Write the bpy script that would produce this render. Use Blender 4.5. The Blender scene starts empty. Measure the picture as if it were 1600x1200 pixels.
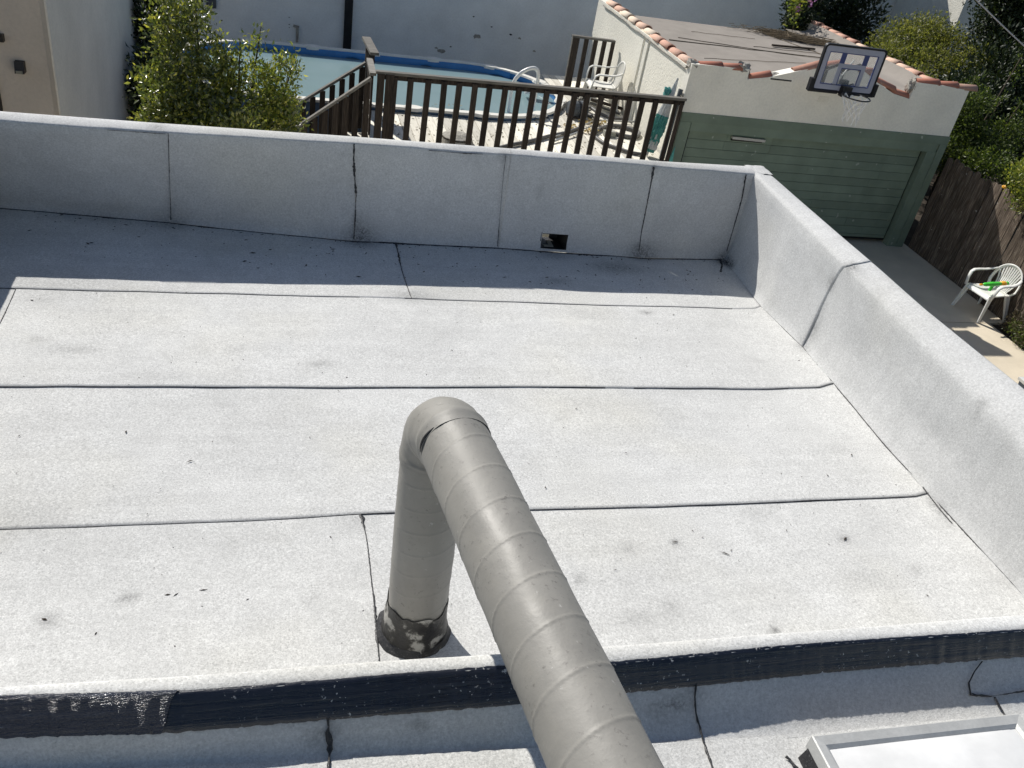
import bpy, math, random
import numpy as np
from mathutils import Vector, Matrix, noise
random.seed(7); rng = np.random.default_rng(7)
S = bpy.context.scene
COL = S.collection
R = math.radians

# ------------------------------------------------------------------ camera
YAW, PIT, ROL, FP = 0.32165372, 0.58716072, 0.18538484, 1355.26
cy_, sy_, cp_, sp_ = math.cos(YAW), math.sin(YAW), math.cos(PIT), math.sin(PIT)
FW = Vector((sy_*cp_, cy_*cp_, -sp_)); r0 = Vector((cy_, -sy_, 0)); u0 = r0.cross(FW)
RT = r0*math.cos(ROL) + u0*math.sin(ROL); UP = -r0*math.sin(ROL) + u0*math.cos(ROL)
CAM = Vector((0, 0, 2.6))
cd = bpy.data.cameras.new('camera'); cam = bpy.data.objects.new('camera', cd); COL.objects.link(cam)
cd.sensor_width = 36; cd.lens = 36*FP/1600; cd.clip_start = .05; cd.clip_end = 400
m = Matrix((RT, UP, -FW)).transposed().to_4x4(); m.translation = CAM; cam.matrix_world = m
S.camera = cam
# ------------------------------------------------------------------ light
SUN = Vector((-0.48, 0.96, 1.0)).normalized()          # towards the sun
w = bpy.data.worlds.new('World'); S.world = w; w.use_nodes = True
nt = w.node_tree; bg = nt.nodes['Background']
sky = nt.nodes.new('ShaderNodeTexSky'); sky.sky_type = 'NISHITA'; sky.sun_disc = False
sky.sun_elevation = math.asin(SUN.z); sky.sun_rotation = math.atan2(SUN.x, SUN.y)
sky.air_density = 1.0; sky.dust_density = 1.0; sky.ozone_density = 1.0
nt.links.new(sky.outputs[0], bg.inputs[0]); bg.inputs[1].default_value = 0.074
sd = bpy.data.lights.new('sun', 'SUN'); sd.energy = 4.7; sd.angle = R(.53); sd.color = (1, .965, .905)
so = bpy.data.objects.new('sun', sd); COL.objects.link(so)
so.rotation_euler = SUN.to_track_quat('Z', 'Y').to_euler()
S.view_settings.view_transform = 'Standard'; S.view_settings.look = 'None'
S.view_settings.exposure = 0.12; S.view_settings.gamma = 1
S.view_settings.use_curve_mapping = False

# where a line of sight seen in the photograph meets a plane of the place (used to measure the place)
def _ray(x, y): return FW*FP + RT*(x-800) - UP*(y-600)
def onz(x, y, z=0.0):
    d = _ray(x, y); return CAM + d*((z-CAM.z)/d.z)
def ony(x, y, Y):
    d = _ray(x, y); return CAM + d*((Y-CAM.y)/d.y)
def onx(x, y, X):
    d = _ray(x, y); return CAM + d*((X-CAM.x)/d.x)

# ------------------------------------------------------------------ materials
def nodes(name, rough=.8, spec=.4):
    mt = bpy.data.materials.new(name); mt.use_nodes = True
    t = mt.node_tree; b = t.nodes['Principled BSDF']
    b.inputs['Roughness'].default_value = rough
    b.inputs['Specular IOR Level'].default_value = spec
    return mt, t, b
def N(t, typ, **k):
    n = t.nodes.new(typ)
    for a, v in k.items():
        if a in n.inputs.keys() if isinstance(a, str) else False: n.inputs[a].default_value = v
        else: setattr(n, a, v)
    return n
def noise_n(t, co, scale, detail=3, rough=.55, sc=None):
    n = t.nodes.new('ShaderNodeTexNoise'); n.inputs['Scale'].default_value = scale
    n.inputs['Detail'].default_value = detail; n.inputs['Roughness'].default_value = rough
    if sc:
        mp = t.nodes.new('ShaderNodeMapping'); mp.inputs['Scale'].default_value = sc
        t.links.new(co, mp.inputs[0]); co = mp.outputs[0]
    t.links.new(co, n.inputs['Vector']); return n.outputs['Fac']
def ramp(t, fac, stops):
    r = t.nodes.new('ShaderNodeValToRGB'); e = r.color_ramp.elements
    while len(e) < len(stops): e.new(.5)
    for i, (p, c) in enumerate(stops):
        e[i].position = p; e[i].color = (c, c, c, 1) if not isinstance(c, tuple) else (*c, 1)
    t.links.new(fac, r.inputs[0]); return r.outputs['Color']
def mix(t, fac, a, b, mode='MIX'):
    n = t.nodes.new('ShaderNodeMix'); n.data_type = 'RGBA'; n.blend_type = mode
    def put(s, v):
        if isinstance(v, tuple): n.inputs[s].default_value = (*v, 1)
        elif isinstance(v, (int, float)): n.inputs[s].default_value = v if s == 0 else (v, v, v, 1)
        else: t.links.new(v, n.inputs[s])
    put(0, fac); put(6, a); put(7, b); return n.outputs[2]
def math_n(t, op, a, b=None, clamp=False):
    n = t.nodes.new('ShaderNodeMath'); n.operation = op; n.use_clamp = clamp
    for i, v in enumerate((a, b)):
        if v is None: continue
        if isinstance(v, (int, float)): n.inputs[i].default_value = v
        else: t.links.new(v, n.inputs[i])
    return n.outputs[0]
def bump(t, b, h, strength=.3, dist=.01):
    n = t.nodes.new('ShaderNodeBump'); n.inputs['Strength'].default_value = strength
    n.inputs['Distance'].default_value = dist
    t.links.new(h, n.inputs['Height']); t.links.new(n.outputs[0], b.inputs['Normal'])
def co_obj(t, world=True):
    if world:
        g = t.nodes.new('ShaderNodeNewGeometry'); return g.outputs['Position']
    c = t.nodes.new('ShaderNodeTexCoord'); return c.outputs['Object']
def rnd_island(t):
    g = t.nodes.new('ShaderNodeNewGeometry'); return g.outputs['Random Per Island']
def rnd_object(t):
    g = t.nodes.new('ShaderNodeObjectInfo'); return g.outputs['Random']

def m_granule(name, base, k=1.0):
    """mineral-surfaced roofing membrane; attribute 'dirt' carries the stains"""
    mt, t, b = nodes(name, .92, .25); p = co_obj(t)
    g1 = noise_n(t, p, 165, 2, .75); g2 = noise_n(t, p, 85, 2, .6)
    big = noise_n(t, p, 1.6, 4, .6); mid = noise_n(t, p, 9, 4, .65)
    st = noise_n(t, p, 3, 3, .6, (.35, 5, 1))
    c = mix(t, 1, base, ramp(t, g1, [(.30, 1-.45*k), (.42, 1-.12*k), (.52, 1.0), (.62, 1+.12*k), (.74, 1+.42*k)]), 'MULTIPLY')
    c = mix(t, 1, c, ramp(t, g2, [(.3, .86), (.7, 1.10)]), 'MULTIPLY')
    c = mix(t, 1, c, ramp(t, big, [(.3, .93), (.7, 1.05)]), 'MULTIPLY')
    c = mix(t, 1, c, ramp(t, mid, [(.3, .955), (.65, 1.03)]), 'MULTIPLY')
    c = mix(t, 1, c, ramp(t, st, [(.3, .955), (.7, 1.03)]), 'MULTIPLY')
    c = mix(t, 1, c, ramp(t, rnd_object(t), [(0, .955), (1, 1.03)]), 'MULTIPLY')
    fp = ramp(t, noise_n(t, p, 2.6, 6, .72), [(.53, 0.0), (.70, .22)])
    c = mix(t, fp, c, (.42, .42, .41))
    warm = ramp(t, noise_n(t, p, .9, 3, .5), [(.5, 0.0), (.75, .5)])
    c = mix(t, warm, c, mix(t, 1, c, (1.03, 1.0, .90), 'MULTIPLY'))
    # missing granules / pin specks
    sp = ramp(t, noise_n(t, p, 46, 3, .75), [(.70, 0.0), (.76, 1.0)])
    sp = math_n(t, 'MULTIPLY', sp, ramp(t, noise_n(t, p, 3.3, 3, .6), [(.46, 0.0), (.66, .55)]))
    c = mix(t, sp, c, (.16, .16, .155))
    at = t.nodes.new('ShaderNodeAttribute'); at.attribute_name = 'dirt'
    dn = math_n(t, 'MULTIPLY', at.outputs['Fac'], ramp(t, noise_n(t, p, 75, 4, .8), [(.30, .0), (.62, 1.25)]))
    dn = math_n(t, 'MULTIPLY', dn, 1.0, True)
    c = mix(t, dn, c, (.10, .10, .10))
    t.links.new(c, b.inputs['Base Color'])
    h = math_n(t, 'ADD', math_n(t, 'MULTIPLY', g1, .5), math_n(t, 'MULTIPLY', mid, .5))
    bump(t, b, h, .6, .005); return mt
M = {}
M['roof'] = m_granule('white_mineral_membrane', (.615, .615, .60), .72)
M['roof_b'] = m_granule('grey_mineral_membrane', (.575, .575, .565), .4)
def m_tar():
    mt, t, b = nodes('black_bitumen', .35, .5); p = co_obj(t)
    n = noise_n(t, p, 120, 3, .7)
    t.links.new(ramp(t, n, [(.35, (.008, .008, .010)), (.62, (.03, .03, .032)), (.74, (.22, .22, .21))]), b.inputs['Base Color'])
    t.links.new(ramp(t, n, [(.3, .3), (.7, .8)]), b.inputs['Roughness'])
    bump(t, b, n, .5, .004); return mt
M['tar'] = m_tar()
def m_tarstrip():
    mt, t, b = nodes('brushed_tar_coating', .25, .6); p = co_obj(t)
    s1 = noise_n(t, p, 30, 4, .7, (.12, 3, 3)); s2 = noise_n(t, p, 170, 2, .6)
    c = mix(t, 1, (.010, .013, .022), ramp(t, s1, [(.3, .8), (.6, 1.2), (.78, 1.7)]), 'MULTIPLY')
    fl = math_n(t, 'MULTIPLY', ramp(t, noise_n(t, p, 80, 2, .6), [(.66, 0.0), (.69, 1.0)]), ramp(t, noise_n(t, p, 4, 3, .6), [(.42, 0.05), (.6, .9)]))  # pale flecks: scratches and bright glints, both put into the tar colour
    c = mix(t, fl, c, (.55, .55, .53))
    t.links.new(c, b.inputs['Base Color'])
    t.links.new(ramp(t, s1, [(.3, .16), (.7, .42)]), b.inputs['Roughness'])
    bump(t, b, math_n(t, 'ADD', s1, math_n(t, 'MULTIPLY', s2, .15)), .35, .008); return mt
M['tarstrip'] = m_tarstrip()
def m_plain(name, col, rough=.7, spec=.4, var=.10, scale=6, bstr=.15, bscale=80, metal=0, stretch=None, bd=.004):
    mt, t, b = nodes(name, rough, spec); p = co_obj(t)
    n = noise_n(t, p, scale, 5, .6, stretch); n2 = noise_n(t, p, bscale, 3, .6, stretch)
    c = mix(t, 1, col, ramp(t, n, [(.28, 1-var), (.72, 1+var)]), 'MULTIPLY')
    c = mix(t, 1, c, ramp(t, n2, [(.3, 1-var*.5), (.7, 1+var*.5)]), 'MULTIPLY')
    t.links.new(c, b.inputs['Base Color']); b.inputs['Metallic'].default_value = metal
    bump(t, b, n2, bstr, bd); return mt
def m_duct():
    mt, t, b = nodes('painted_duct', .5, .4); p = co_obj(t)
    n = noise_n(t, p, 5, 5, .6); d = noise_n(t, p, 60, 4, .75)
    c = mix(t, 1, (.245, .235, .212), ramp(t, n, [(.3, .88), (.7, 1.1)]), 'MULTIPLY')
    c = mix(t, ramp(t, noise_n(t, p, 9, 4, .7), [(.52, 0.0), (.7, .35)]), c, (.30, .285, .25))
    dk = math_n(t, 'MULTIPLY', ramp(t, d, [(.58, 0.0), (.66, .8)]), ramp(t, noise_n(t, p, 7, 3, .6), [(.42, 0.0), (.60, 1.0)]))
    c = mix(t, dk, c, (.13, .12, .11))
    lt = ramp(t, noise_n(t, p, 38, 4, .8), [(.66, 0.0), (.72, .5)])
    c = mix(t, lt, c, (.52, .51, .48))
    t.links.new(c, b.inputs['Base Color'])
    t.links.new(ramp(t, n, [(.3, .42), (.7, .62)]), b.inputs['Roughness'])
    bump(t, b, math_n(t, 'ADD', noise_n(t, p, 14, 4, .6), math_n(t, 'MULTIPLY', d, .25)), .35, .006); return mt
M['duct'] = m_duct()
def m_boot():
    mt, t, b = nodes('tar_stained_boot', .5, .5); p = co_obj(t)
    n = noise_n(t, p, 13, 5, .62); n2 = noise_n(t, p, 70, 4, .7)
    c = ramp(t, n, [(.42, (.010, .009, .008)), (.52, (.022, .020, .016)), (.55, (.10, .095, .085)), (.60, (.34, .33, .30))])
    c = mix(t, ramp(t, n2, [(.55, 0.0), (.7, .6)]), c, (.01, .01, .01))
    t.links.new(c, b.inputs['Base Color']); bump(t, b, n, .5, .02); return mt
M['boot'] = m_boot()
def m_stucco(name, col, spots=.0):
    mt, t, b = nodes(name, .9, .2); p = co_obj(t)
    n = noise_n(t, p, 1.3, 4, .6); n2 = noise_n(t, p, 26, 4, .7)
    c = mix(t, 1, col, ramp(t, n, [(.3, .90), (.7, 1.06)]), 'MULTIPLY')
    c = mix(t, 1, c, ramp(t, n2, [(.3, .93), (.6, 1.03)]), 'MULTIPLY')
    t.links.new(c, b.inputs['Base Color']); bump(t, b, n2, .6 if spots else .35, .022 if spots else .012); return mt
M['stucco'] = m_stucco('rough_cream_stucco', (.86, .83, .73), 1)
M['frieze'] = m_stucco('painted_garage_front', (.90, .87, .775))
M['wall_far'] = m_stucco('white_painted_masonry', (.90, .92, .90))
M['wall_beige'] = m_stucco('beige_render', (.52, .45, .38))
M['wall_grey'] = m_stucco('pale_grey_render', (.70, .68, .64))
def m_green():
    mt, t, b = nodes('green_door_paint', .6, .35); p = co_obj(t)
    n = noise_n(t, p, 2.2, 4, .6); rn = rnd_object(t)
    c = mix(t, 1, (.19, .245, .19), ramp(t, n, [(.3, .85), (.7, 1.15)]), 'MULTIPLY')
    c = mix(t, 1, c, ramp(t, rn, [(0, .92), (1, 1.08)]), 'MULTIPLY')
    sp = ramp(t, noise_n(t, p, 9.5, 1.5, .4), [(.745, 0.0), (.76, .75)])
    sm = math_n(t, 'MULTIPLY', ramp(t, noise_n(t, p, 7, 5, .75, (.5, 1, 2.5)), [(.6, 0.0), (.75, .25)]), 1)
    c = mix(t, sm, c, (.32, .36, .30)); c = mix(t, sp, c, (.42, .46, .40))
    t.links.new(c, b.inputs['Base Color']); bump(t, b, noise_n(t, p, 60, 3, .6, (.1, 1, 3)), .2, .004); return mt
M['green'] = m_green()
def m_wood(name, c1, c2, c3, axis=(6, 6, .5), spots=False):
    mt, t, b = nodes(name, .8, .25); p = co_obj(t)
    n = noise_n(t, p, 9, 5, .65, axis); rn = rnd_object(t)
    c = ramp(t, n, [(.3, c1), (.52, c2), (.75, c3)])
    c = mix(t, 1, c, ramp(t, rn, [(0, .72), (1, 1.3)]), 'MULTIPLY')
    if spots:
        c = mix(t, ramp(t, noise_n(t, p, 14, 2, .5), [(.72, 0.0), (.75, .7)]), c, (.5, .48, .44))
    t.links.new(c, b.inputs['Base Color']); bump(t, b, n, .5, .01); return mt
M['baluster'] = m_wood('dark_brown_stained_wood', (.018, .014, .012), (.04, .031, .025), (.075, .06, .048))
M['rail'] = m_wood('weathered_grey_rail', (.10, .095, .085), (.19, .18, .16), (.28, .265, .24), (.5, 6, 6))
M['plank'] = m_wood('sun_bleached_deck_board', (.60, .56, .47), (.78, .74, .64), (.86, .82, .73), (5, .5, 5))
M['fence'] = m_wood('weathered_fence_board', (.035, .026, .020), (.12, .092, .070), (.34, .285, .23), (7, 7, .45), True)
def m_tile():
    mt, t, b = nodes('terracotta', .8, .3); p = co_obj(t); rn = rnd_object(t)
    c = ramp(t, rn, [(0, (.52, .28, .21)), (.3, (.64, .38, .28)), (.6, (.74, .55, .42)), (.85, (.78, .66, .52)), (1, (.57, .34, .26))])
    n = noise_n(t, p, 10, 5, .65)
    c = mix(t, ramp(t, n, [(.5, 0.0), (.75, .5)]), c, (.70, .58, .45))
    c = mix(t, 1, c, ramp(t, noise_n(t, p, 40, 3, .6), [(.3, .85), (.7, 1.1)]), 'MULTIPLY')
    t.links.new(c, b.inputs['Base Color']); bump(t, b, n, .2, .01); return mt
M['tile'] = m_tile()
def m_tile_dark():
    mt, t, b = nodes('terracotta_red', .8, .3); p = co_obj(t); rn = rnd_object(t)
    c = ramp(t, rn, [(0, (.42, .15, .10)), (.6, (.50, .22, .15)), (1, (.42, .30, .23))])
    n = noise_n(t, p, 10, 5, .65)
    c = mix(t, ramp(t, n, [(.55, 0.0), (.75, .5)]), c, (.45, .40, .33))
    t.links.new(c, b.inputs['Base Color']); bump(t, b, n, .2, .01); return mt
M['tile_red'] = m_tile_dark()
M['mortar'] = m_plain('grey_mortar', (.38, .36, .32), .9, .2, .25, 12, .8, 40, bd=.03)
M['garage_roof'] = m_plain('tan_rolled_roofing', (.29, .262, .232), .9, .2, .10, 3, .3, 90)
M['concrete'] = m_plain('beige_concrete', (.66, .58, .45), .9, .2, .10, 2.2, .3, 120)
M['soil'] = m_plain('dark_soil', (.06, .05, .04), .95, .1, .3, 3, .6, 30)
M['white_plastic'] = m_plain('white_moulded_plastic', (.80, .80, .76), .35, .5, .03, 5, .05, 60)
M['cream_plastic'] = m_plain('chalky_plastic', (.70, .69, .64), .5, .4, .06, 5, .1, 60)
M['toy_green'] = m_plain('bright_green_plastic', (.07, .62, .06), .35, .5, .08, 9, .05, 60)
M['toy_orange'] = m_plain('orange_plastic', (.85, .42, .03), .35, .5, .05, 9, .05, 60)
M['black'] = m_plain('black_padding', (.012, .013, .016), .5, .4, .2, 9, .2, 90)
M['dark_metal'] = m_plain('dark_metal', (.03, .03, .032), .45, .5, .2, 9, .1, 60, .6)
M['steel'] = m_plain('galvanised_frame', (.52, .52, .50), .42, .5, .10, 14, .15, 90, .15)
M['board_grey'] = m_plain('grey_board_border', (.36, .38, .47), .45, .5, .04, 9, .05, 60)
M['board_blue'] = m_plain('blue_board_stripe', (.05, .07, .20), .45, .5, .06, 9, .05, 60)
M['net'] = m_plain('faded_net_cord', (.92, .91, .88), .8, .2, .1, 60, .1, 60)
M['rim_white'] = m_plain('pool_rim_white', (.72, .70, .64), .55, .4, .07, 4, .1, 60)
M['liner'] = m_plain('blue_pool_liner', (.035, .20, .50), .45, .5, .12, 3, .2, 20)
M['pool_wall'] = m_plain('faded_pool_wall', (.08, .14, .24), .6, .4, .2, 3, .1, 20)
M['hose'] = m_plain('grey_hose', (.13, .125, .12), .5, .4, .2, 9, .1, 60)
M['pole'] = m_plain('aluminium_pole', (.45, .45, .44), .35, .5, .1, 9, .1, 60, .5)
M['teal'] = m_plain('teal_canvas', (.10, .34, .31), .7, .3, .2, 14, .3, 30)
M['canvas'] = m_plain('white_canvas', (.68, .70, .69), .75, .3, .12, 10, .3, 30)
M['grey_pad'] = m_plain('dark_grey_board', (.10, .11, .12), .6, .3, .15, 5, .2, 40)
M['twig'] = m_plain('dry_twig', (.05, .04, .032), .9, .2, .3, 20, .3, 60)
M['brown_straw'] = m_plain('dry_palm_straw', (.19, .15, .10), .9, .2, .35, 20, .3, 60)
M['yellow_leaf'] = m_plain('fallen_yellow_leaf', (.42, .30, .10), .8, .3, .35, 30, .2, 60)
M['bark'] = m_plain('bark', (.055, .042, .03), .9, .2, .3, 12, .8, 30, bd=.02)
M['brick'] = m_plain('grey_block', (.33, .33, .29), .9, .2, .15, 12, .4, 60)
M['lamp_black'] = m_plain('dark_lamp_housing', (.03, .024, .02), .5, .4, .1, 9, .1, 60)
M['pane'] = m_plain('dark_window_pane', (.05, .06, .06), .12, .6, .1, 3, .02, 9)
M['lens'] = m_plain('lamp_lens', (.22, .21, .17), .3, .5, .1, 9, .05, 60)
M['skylens'] = m_plain('milky_skylight_dome', (.70, .70, .69), .3, .5, .10, 5, .15, 6, bd=.02)
M['car_blue'] = m_plain('slate_lid', (.06, .09, .13), .3, .5, .1, 9, .05, 60)
def m_water():
    mt, t, b = nodes('still_pool_water', .12, .5); p = co_obj(t)
    n = noise_n(t, p, .8, 3, .5)
    t.links.new(ramp(t, n, [(.3, (.19, .28, .29)), (.7, (.22, .31, .33))]), b.inputs['Base Color'])
    bump(t, b, noise_n(t, p, 5, 3, .5), .06, .02); return mt
M['water'] = m_water()
def m_glass():
    mt, t, b = nodes('clear_acrylic', .06, .5)
    b.inputs['Transmission Weight'].default_value = .86; b.inputs['IOR'].default_value = 1.2
    b.inputs['Base Color'].default_value = (.90, .92, .92, 1); return mt
M['glass'] = m_glass()
def m_leaf(name, stops, rough=.38, trans=.25):
    mt, t, b = nodes(name, rough, .5)
    c = ramp(t, rnd_island(t), stops); t.links.new(c, b.inputs['Base Color'])
    tr = t.nodes.new('ShaderNodeBsdfTranslucent'); ms = t.nodes.new('ShaderNodeMixShader')
    t.links.new(mix(t, 1, c, (1.6, 1.7, .8), 'MULTIPLY'), tr.inputs[0])
    ms.inputs[0].default_value = trans
    t.links.new(b.outputs[0], ms.inputs[1]); t.links.new(tr.outputs[0], ms.inputs[2])
    t.links.new(ms.outputs[0], t.nodes['Material Output'].inputs[0]); return mt
M['leaf_citrus'] = m_leaf('glossy_citrus_leaf', [(0, (.05, .07, .024)), (.5, (.115, .14, .038)), (.85, (.23, .245, .055)), (1, (.42, .38, .08))], .34, .42)
M['leaf_citrus'].node_tree.nodes['Principled BSDF'].inputs['Specular IOR Level'].default_value = 1.0
M['leaf_citrus'].node_tree.nodes['Principled BSDF'].inputs['Coat Weight'].default_value = .6
M['leaf_citrus'].node_tree.nodes['Principled BSDF'].inputs['Coat Roughness'].default_value = .25
M['leaf_bush'] = m_leaf('olive_bush_leaf', [(0, (.07, .085, .025)), (.5, (.15, .16, .045)), (1, (.28, .26, .09))], .5, .4)
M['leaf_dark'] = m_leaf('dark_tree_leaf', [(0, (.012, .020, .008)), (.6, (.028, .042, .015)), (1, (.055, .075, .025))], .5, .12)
M['leaf_vine'] = m_leaf('hedge_leaf', [(0, (.035, .052, .015)), (.6, (.08, .115, .027)), (1, (.17, .20, .05))], .5, .35)
M['leaf_yellow'] = m_leaf('yellow_green_leaf', [(0, (.08, .12, .02)), (.5, (.17, .21, .04)), (1, (.34, .32, .06))], .4, .35)
M['leaf_dry'] = m_leaf('dry_brown_leaf', [(0, (.05, .04, .025)), (.5, (.13, .105, .06)), (1, (.24, .20, .13))], .7, .1)
M['petal'] = m_leaf('purple_petal', [(0, (.25, .08, .30)), (1, (.45, .20, .50))], .6, .3)

# ------------------------------------------------------------------ object helpers
def tag(o, label=None, cat=None, group=None, kind=None):
    if label: o['label'] = label
    if cat: o['category'] = cat
    if group: o['group'] = group
    if kind: o['kind'] = kind
    return o
def thing(name, loc, label, cat, group=None):
    o = bpy.data.objects.new(name, None); COL.objects.link(o); o.location = loc
    o.empty_display_size = .1
    return tag(o, label, cat, group)
def world_of(o):
    mw = o.matrix_basis.copy()
    if o.parent is not None: mw = world_of(o.parent) @ o.matrix_parent_inverse @ mw
    return mw
def link(name, me, parent=None, mat=None, local=False):
    o = bpy.data.objects.new(name, me); COL.objects.link(o)
    if mat is not None and not me.materials: me.materials.append(mat)
    if parent is not None:
        o.parent = parent
        if not local: o.matrix_parent_inverse = world_of(parent).inverted()
    return o
def fix_normals(me):
    import bmesh
    bm = bmesh.new(); bm.from_mesh(me); bmesh.ops.recalc_face_normals(bm, faces=bm.faces); bm.to_mesh(me); bm.free()
def mesh(name, v, f, mat, parent=None, smooth=False, recalc=True, local=False):
    me = bpy.data.meshes.new(name); me.from_pydata([tuple(a) for a in v], [], f); me.update()
    if recalc: fix_normals(me)
    if smooth: me.polygons.foreach_set('use_smooth', [True]*len(me.polygons))
    return link(name, me, parent, mat, local)
class MB:
    def __init__(s): s.v = []; s.f = []
    def add(s, v, f):
        n = len(s.v); s.v += [tuple(a) for a in v]; s.f += [tuple(i+n for i in q) for q in f]; return s
    def box(s, a, b):
        x0, y0, z0 = a; x1, y1, z1 = b
        return s.add([(x0,y0,z0),(x1,y0,z0),(x1,y1,z0),(x0,y1,z0),(x0,y0,z1),(x1,y0,z1),(x1,y1,z1),(x0,y1,z1)],
              [(0,3,2,1),(4,5,6,7),(0,1,5,4),(1,2,6,5),(2,3,7,6),(3,0,4,7)])
    def beam(s, p0, p1, w_, h, up=(0, 0, 1), w1=None, h1=None, bev=0):
        p0 = Vector(p0); p1 = Vector(p1); d = (p1-p0).normalized(); up = Vector(up)
        if abs(d.dot(up)) > .98: up = Vector((0, 1, 0))
        a = d.cross(up).normalized(); u = a.cross(d)
        w1 = w1 or w_; h1 = h1 or h; v = []
        for p, ww, hh in ((p0, w_, h), (p1, w1, h1)):
            if bev:
                for sx, sz in ((-1,-1),(1,-1),(1,1),(-1,1)):
                    q = [(sx*(ww/2), sz*(hh/2-bev)), (sx*(ww/2-bev), sz*(hh/2))]
                    if sx*sz < 0: q.reverse()
                    q = q if sx*sz > 0 else q
                    for ax, az in q: v.append(p+a*ax+u*az)
            else:
                for sx, sz in ((-1,-1),(1,-1),(1,1),(-1,1)): v.append(p+a*(sx*ww/2)+u*(sz*hh/2))
        n = len(v)//2
        f = [tuple(range(n)), tuple(range(2*n-1, n-1, -1))]+[(i, (i+1) % n, n+(i+1) % n, n+i) for i in range(n)]
        return s.add(v, f)
    def tube(s, pts, r, seg=8, caps=True, flat=1.0):
        pts = [Vector(p) for p in pts]; n = len(pts)
        rr = r if isinstance(r, (list, tuple)) else [r]*n
        v = []; up = None
        for i, p in enumerate(pts):
            d = (pts[min(i+1, n-1)]-pts[max(i-1, 0)]).normalized()
            if up is None:
                up = Vector((0, 0, 1)) if abs(d.z) < .9 else Vector((0, 1, 0))
            a = d.cross(up).normalized(); u = a.cross(d).normalized(); up = u
            for k in range(seg):
                th = 2*math.pi*k/seg; v.append(p+a*(rr[i]*math.cos(th))+u*(rr[i]*flat*math.sin(th)))
        f = [(i*seg+k, i*seg+(k+1) % seg, (i+1)*seg+(k+1) % seg, (i+1)*seg+k) for i in range(n-1) for k in range(seg)]
        if caps: f += [tuple(range(seg)), tuple(range(n*seg-1, (n-1)*seg-1, -1))]
        return s.add(v, f)
    def build(s, name, mat, parent=None, smooth=False, recalc=True, local=False):
        return mesh(name, s.v, s.f, mat, parent, smooth, recalc, local)
def lerp(a, b, t): return a+(b-a)*t
def interp(pts, x):
    if x <= pts[0][0]: return pts[0][1] + (pts[1][1]-pts[0][1])/(pts[1][0]-pts[0][0])*(x-pts[0][0])
    for (a, b), (c, d) in zip(pts, pts[1:]):
        if x <= c: return b+(d-b)*(x-a)/(c-a)
    (a, b), (c, d) = pts[-2:]; return d+(d-b)/(c-a)*(x-c)
def nz(x, y, z=0, s=1.0): return noise.noise(Vector((x*s, y*s, z*s)))

# ================================================================== 1. GROUND
G = -3.1
g = MB(); g.add([(-60,-40,G-.03),(70,-40,G-.03),(70,90,G-.03),(-60,90,G-.03)], [(0,1,2,3)])
tag(g.build('ground', M['soil']), kind='structure')
d1 = MB(); d1.box((3.75, 9.86, G-.1), (11.31, 13.6, G)); o = d1.build('driveway', M['concrete']); tag(o, kind='structure')
for k, (a, b) in enumerate(((5.2, 9.845), (.5, 5.185), (-8, .485))):
    q = MB(); q.box((3.75, a, G-.1), (10.98 - .12*k, b, G-.003*(k+1)+.002)); tag(q.build('driveway', M['concrete']), kind='structure')

q = MB(); q.box((-2.25, 5.9, G-.1), (6.05, 19.9, G-.002)); tag(q.build('bounce_paving', M['concrete']), kind='structure')  # pale ground added to bounce light onto the rear wall
# ================================================================== 2. OUR BUILDING
H = thing('flat_roofed_house', (0.7, 3.5, G), 'flat roofed house under the camera with pale granule roofing sheets and knee high parapets', 'building')
def hgt(x, y):
    return .0045*nz(x, y, 0, 1.7)+.0022*nz(x, y, 3, 5.5)
def y_ok(px, py): return 440 < py < 1000
STAINS = []     # (x, y, z, radius, strength, stretch in x)
def stain(px, py, r, s, sx=1.0, z=None):
    p = onz(px, py) if z is None else z; s = s*(.55 if r > .045 and y_ok(px, py) else 1)
    STAINS.append((p.x, p.y, p.z, r, s, sx))
for px, py, r, s, sx in ((230,590,.05,.35,4),(110,547,.06,.55,3),(55,532,.05,.5,1.5),(372,545,.05,.35,1),(500,568,.04,.4,2),
    (20,825,.13,.45,1.8),(60,468,.05,.35,2),(645,463,.10,.8,1.6),(560,812,.07,.45,1.3),(1055,848,.025,.9,1),(982,857,.05,.55,1),(905,905,.04,.5,1),
    (1050,950,.06,.5,1),(1185,800,.05,.35,2),(1320,843,.025,.7,1.5),(1430,890,.05,.5,1),(880,650,.05,.22,1),(1300,700,.06,.25,2),(70,790,.1,.2,2),
    (1560,905,.12,.35,1),(1350,905,.10,.3,1.5),(640,1000,.20,.25,1),(200,935,.03,.7,1.5),(75,972,.04,.6,1),(490,940,.06,.3,1),(700,520,.1,.2,3),
    (900,490,.08,.25,3),(1460,790,.09,.8,.5),(1475,812,.07,.6,.5),(960,418,.12,.6,2),(1000,398,.09,1.1,1.6),(1130,410,.07,1.4,1),(1145,418,.05,1.2,1),
    (562,380,.10,.45,2),(268,350,.09,.5,2),(150,340,.12,.3,3),(865,398,.1,.4,2),(870,440,.06,.4,2),(100,440,.2,.25,3),(1250,545,.06,.5,.7),(1010,490,.03,.7,2),
    (420,700,.3,.1,3),(300,650,.4,.10,3),(250,860,.3,.12,2),(1100,620,.3,.1,3),(850,880,.05,.35,1),(1000,965,.05,.5,2),(1210,985,.03,.9,1)):
    stain(px, py, r, s, sx)
for px_, py_, r_s in ((500,1155,.035),(1035,1108,.04),(1060,1098,.03),(1080,1085,.03),(655,1133,.02),(520,1135,.02)):
    p_ = onz(px_, py_, .39); STAINS.append((p_.x, p_.y, p_.z, r_s, .6, 1.6))
def wall_stain(p, r, s): STAINS.append((p.x, p.y, p.z, r, s, 1.0))
YF = 5.40
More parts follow.
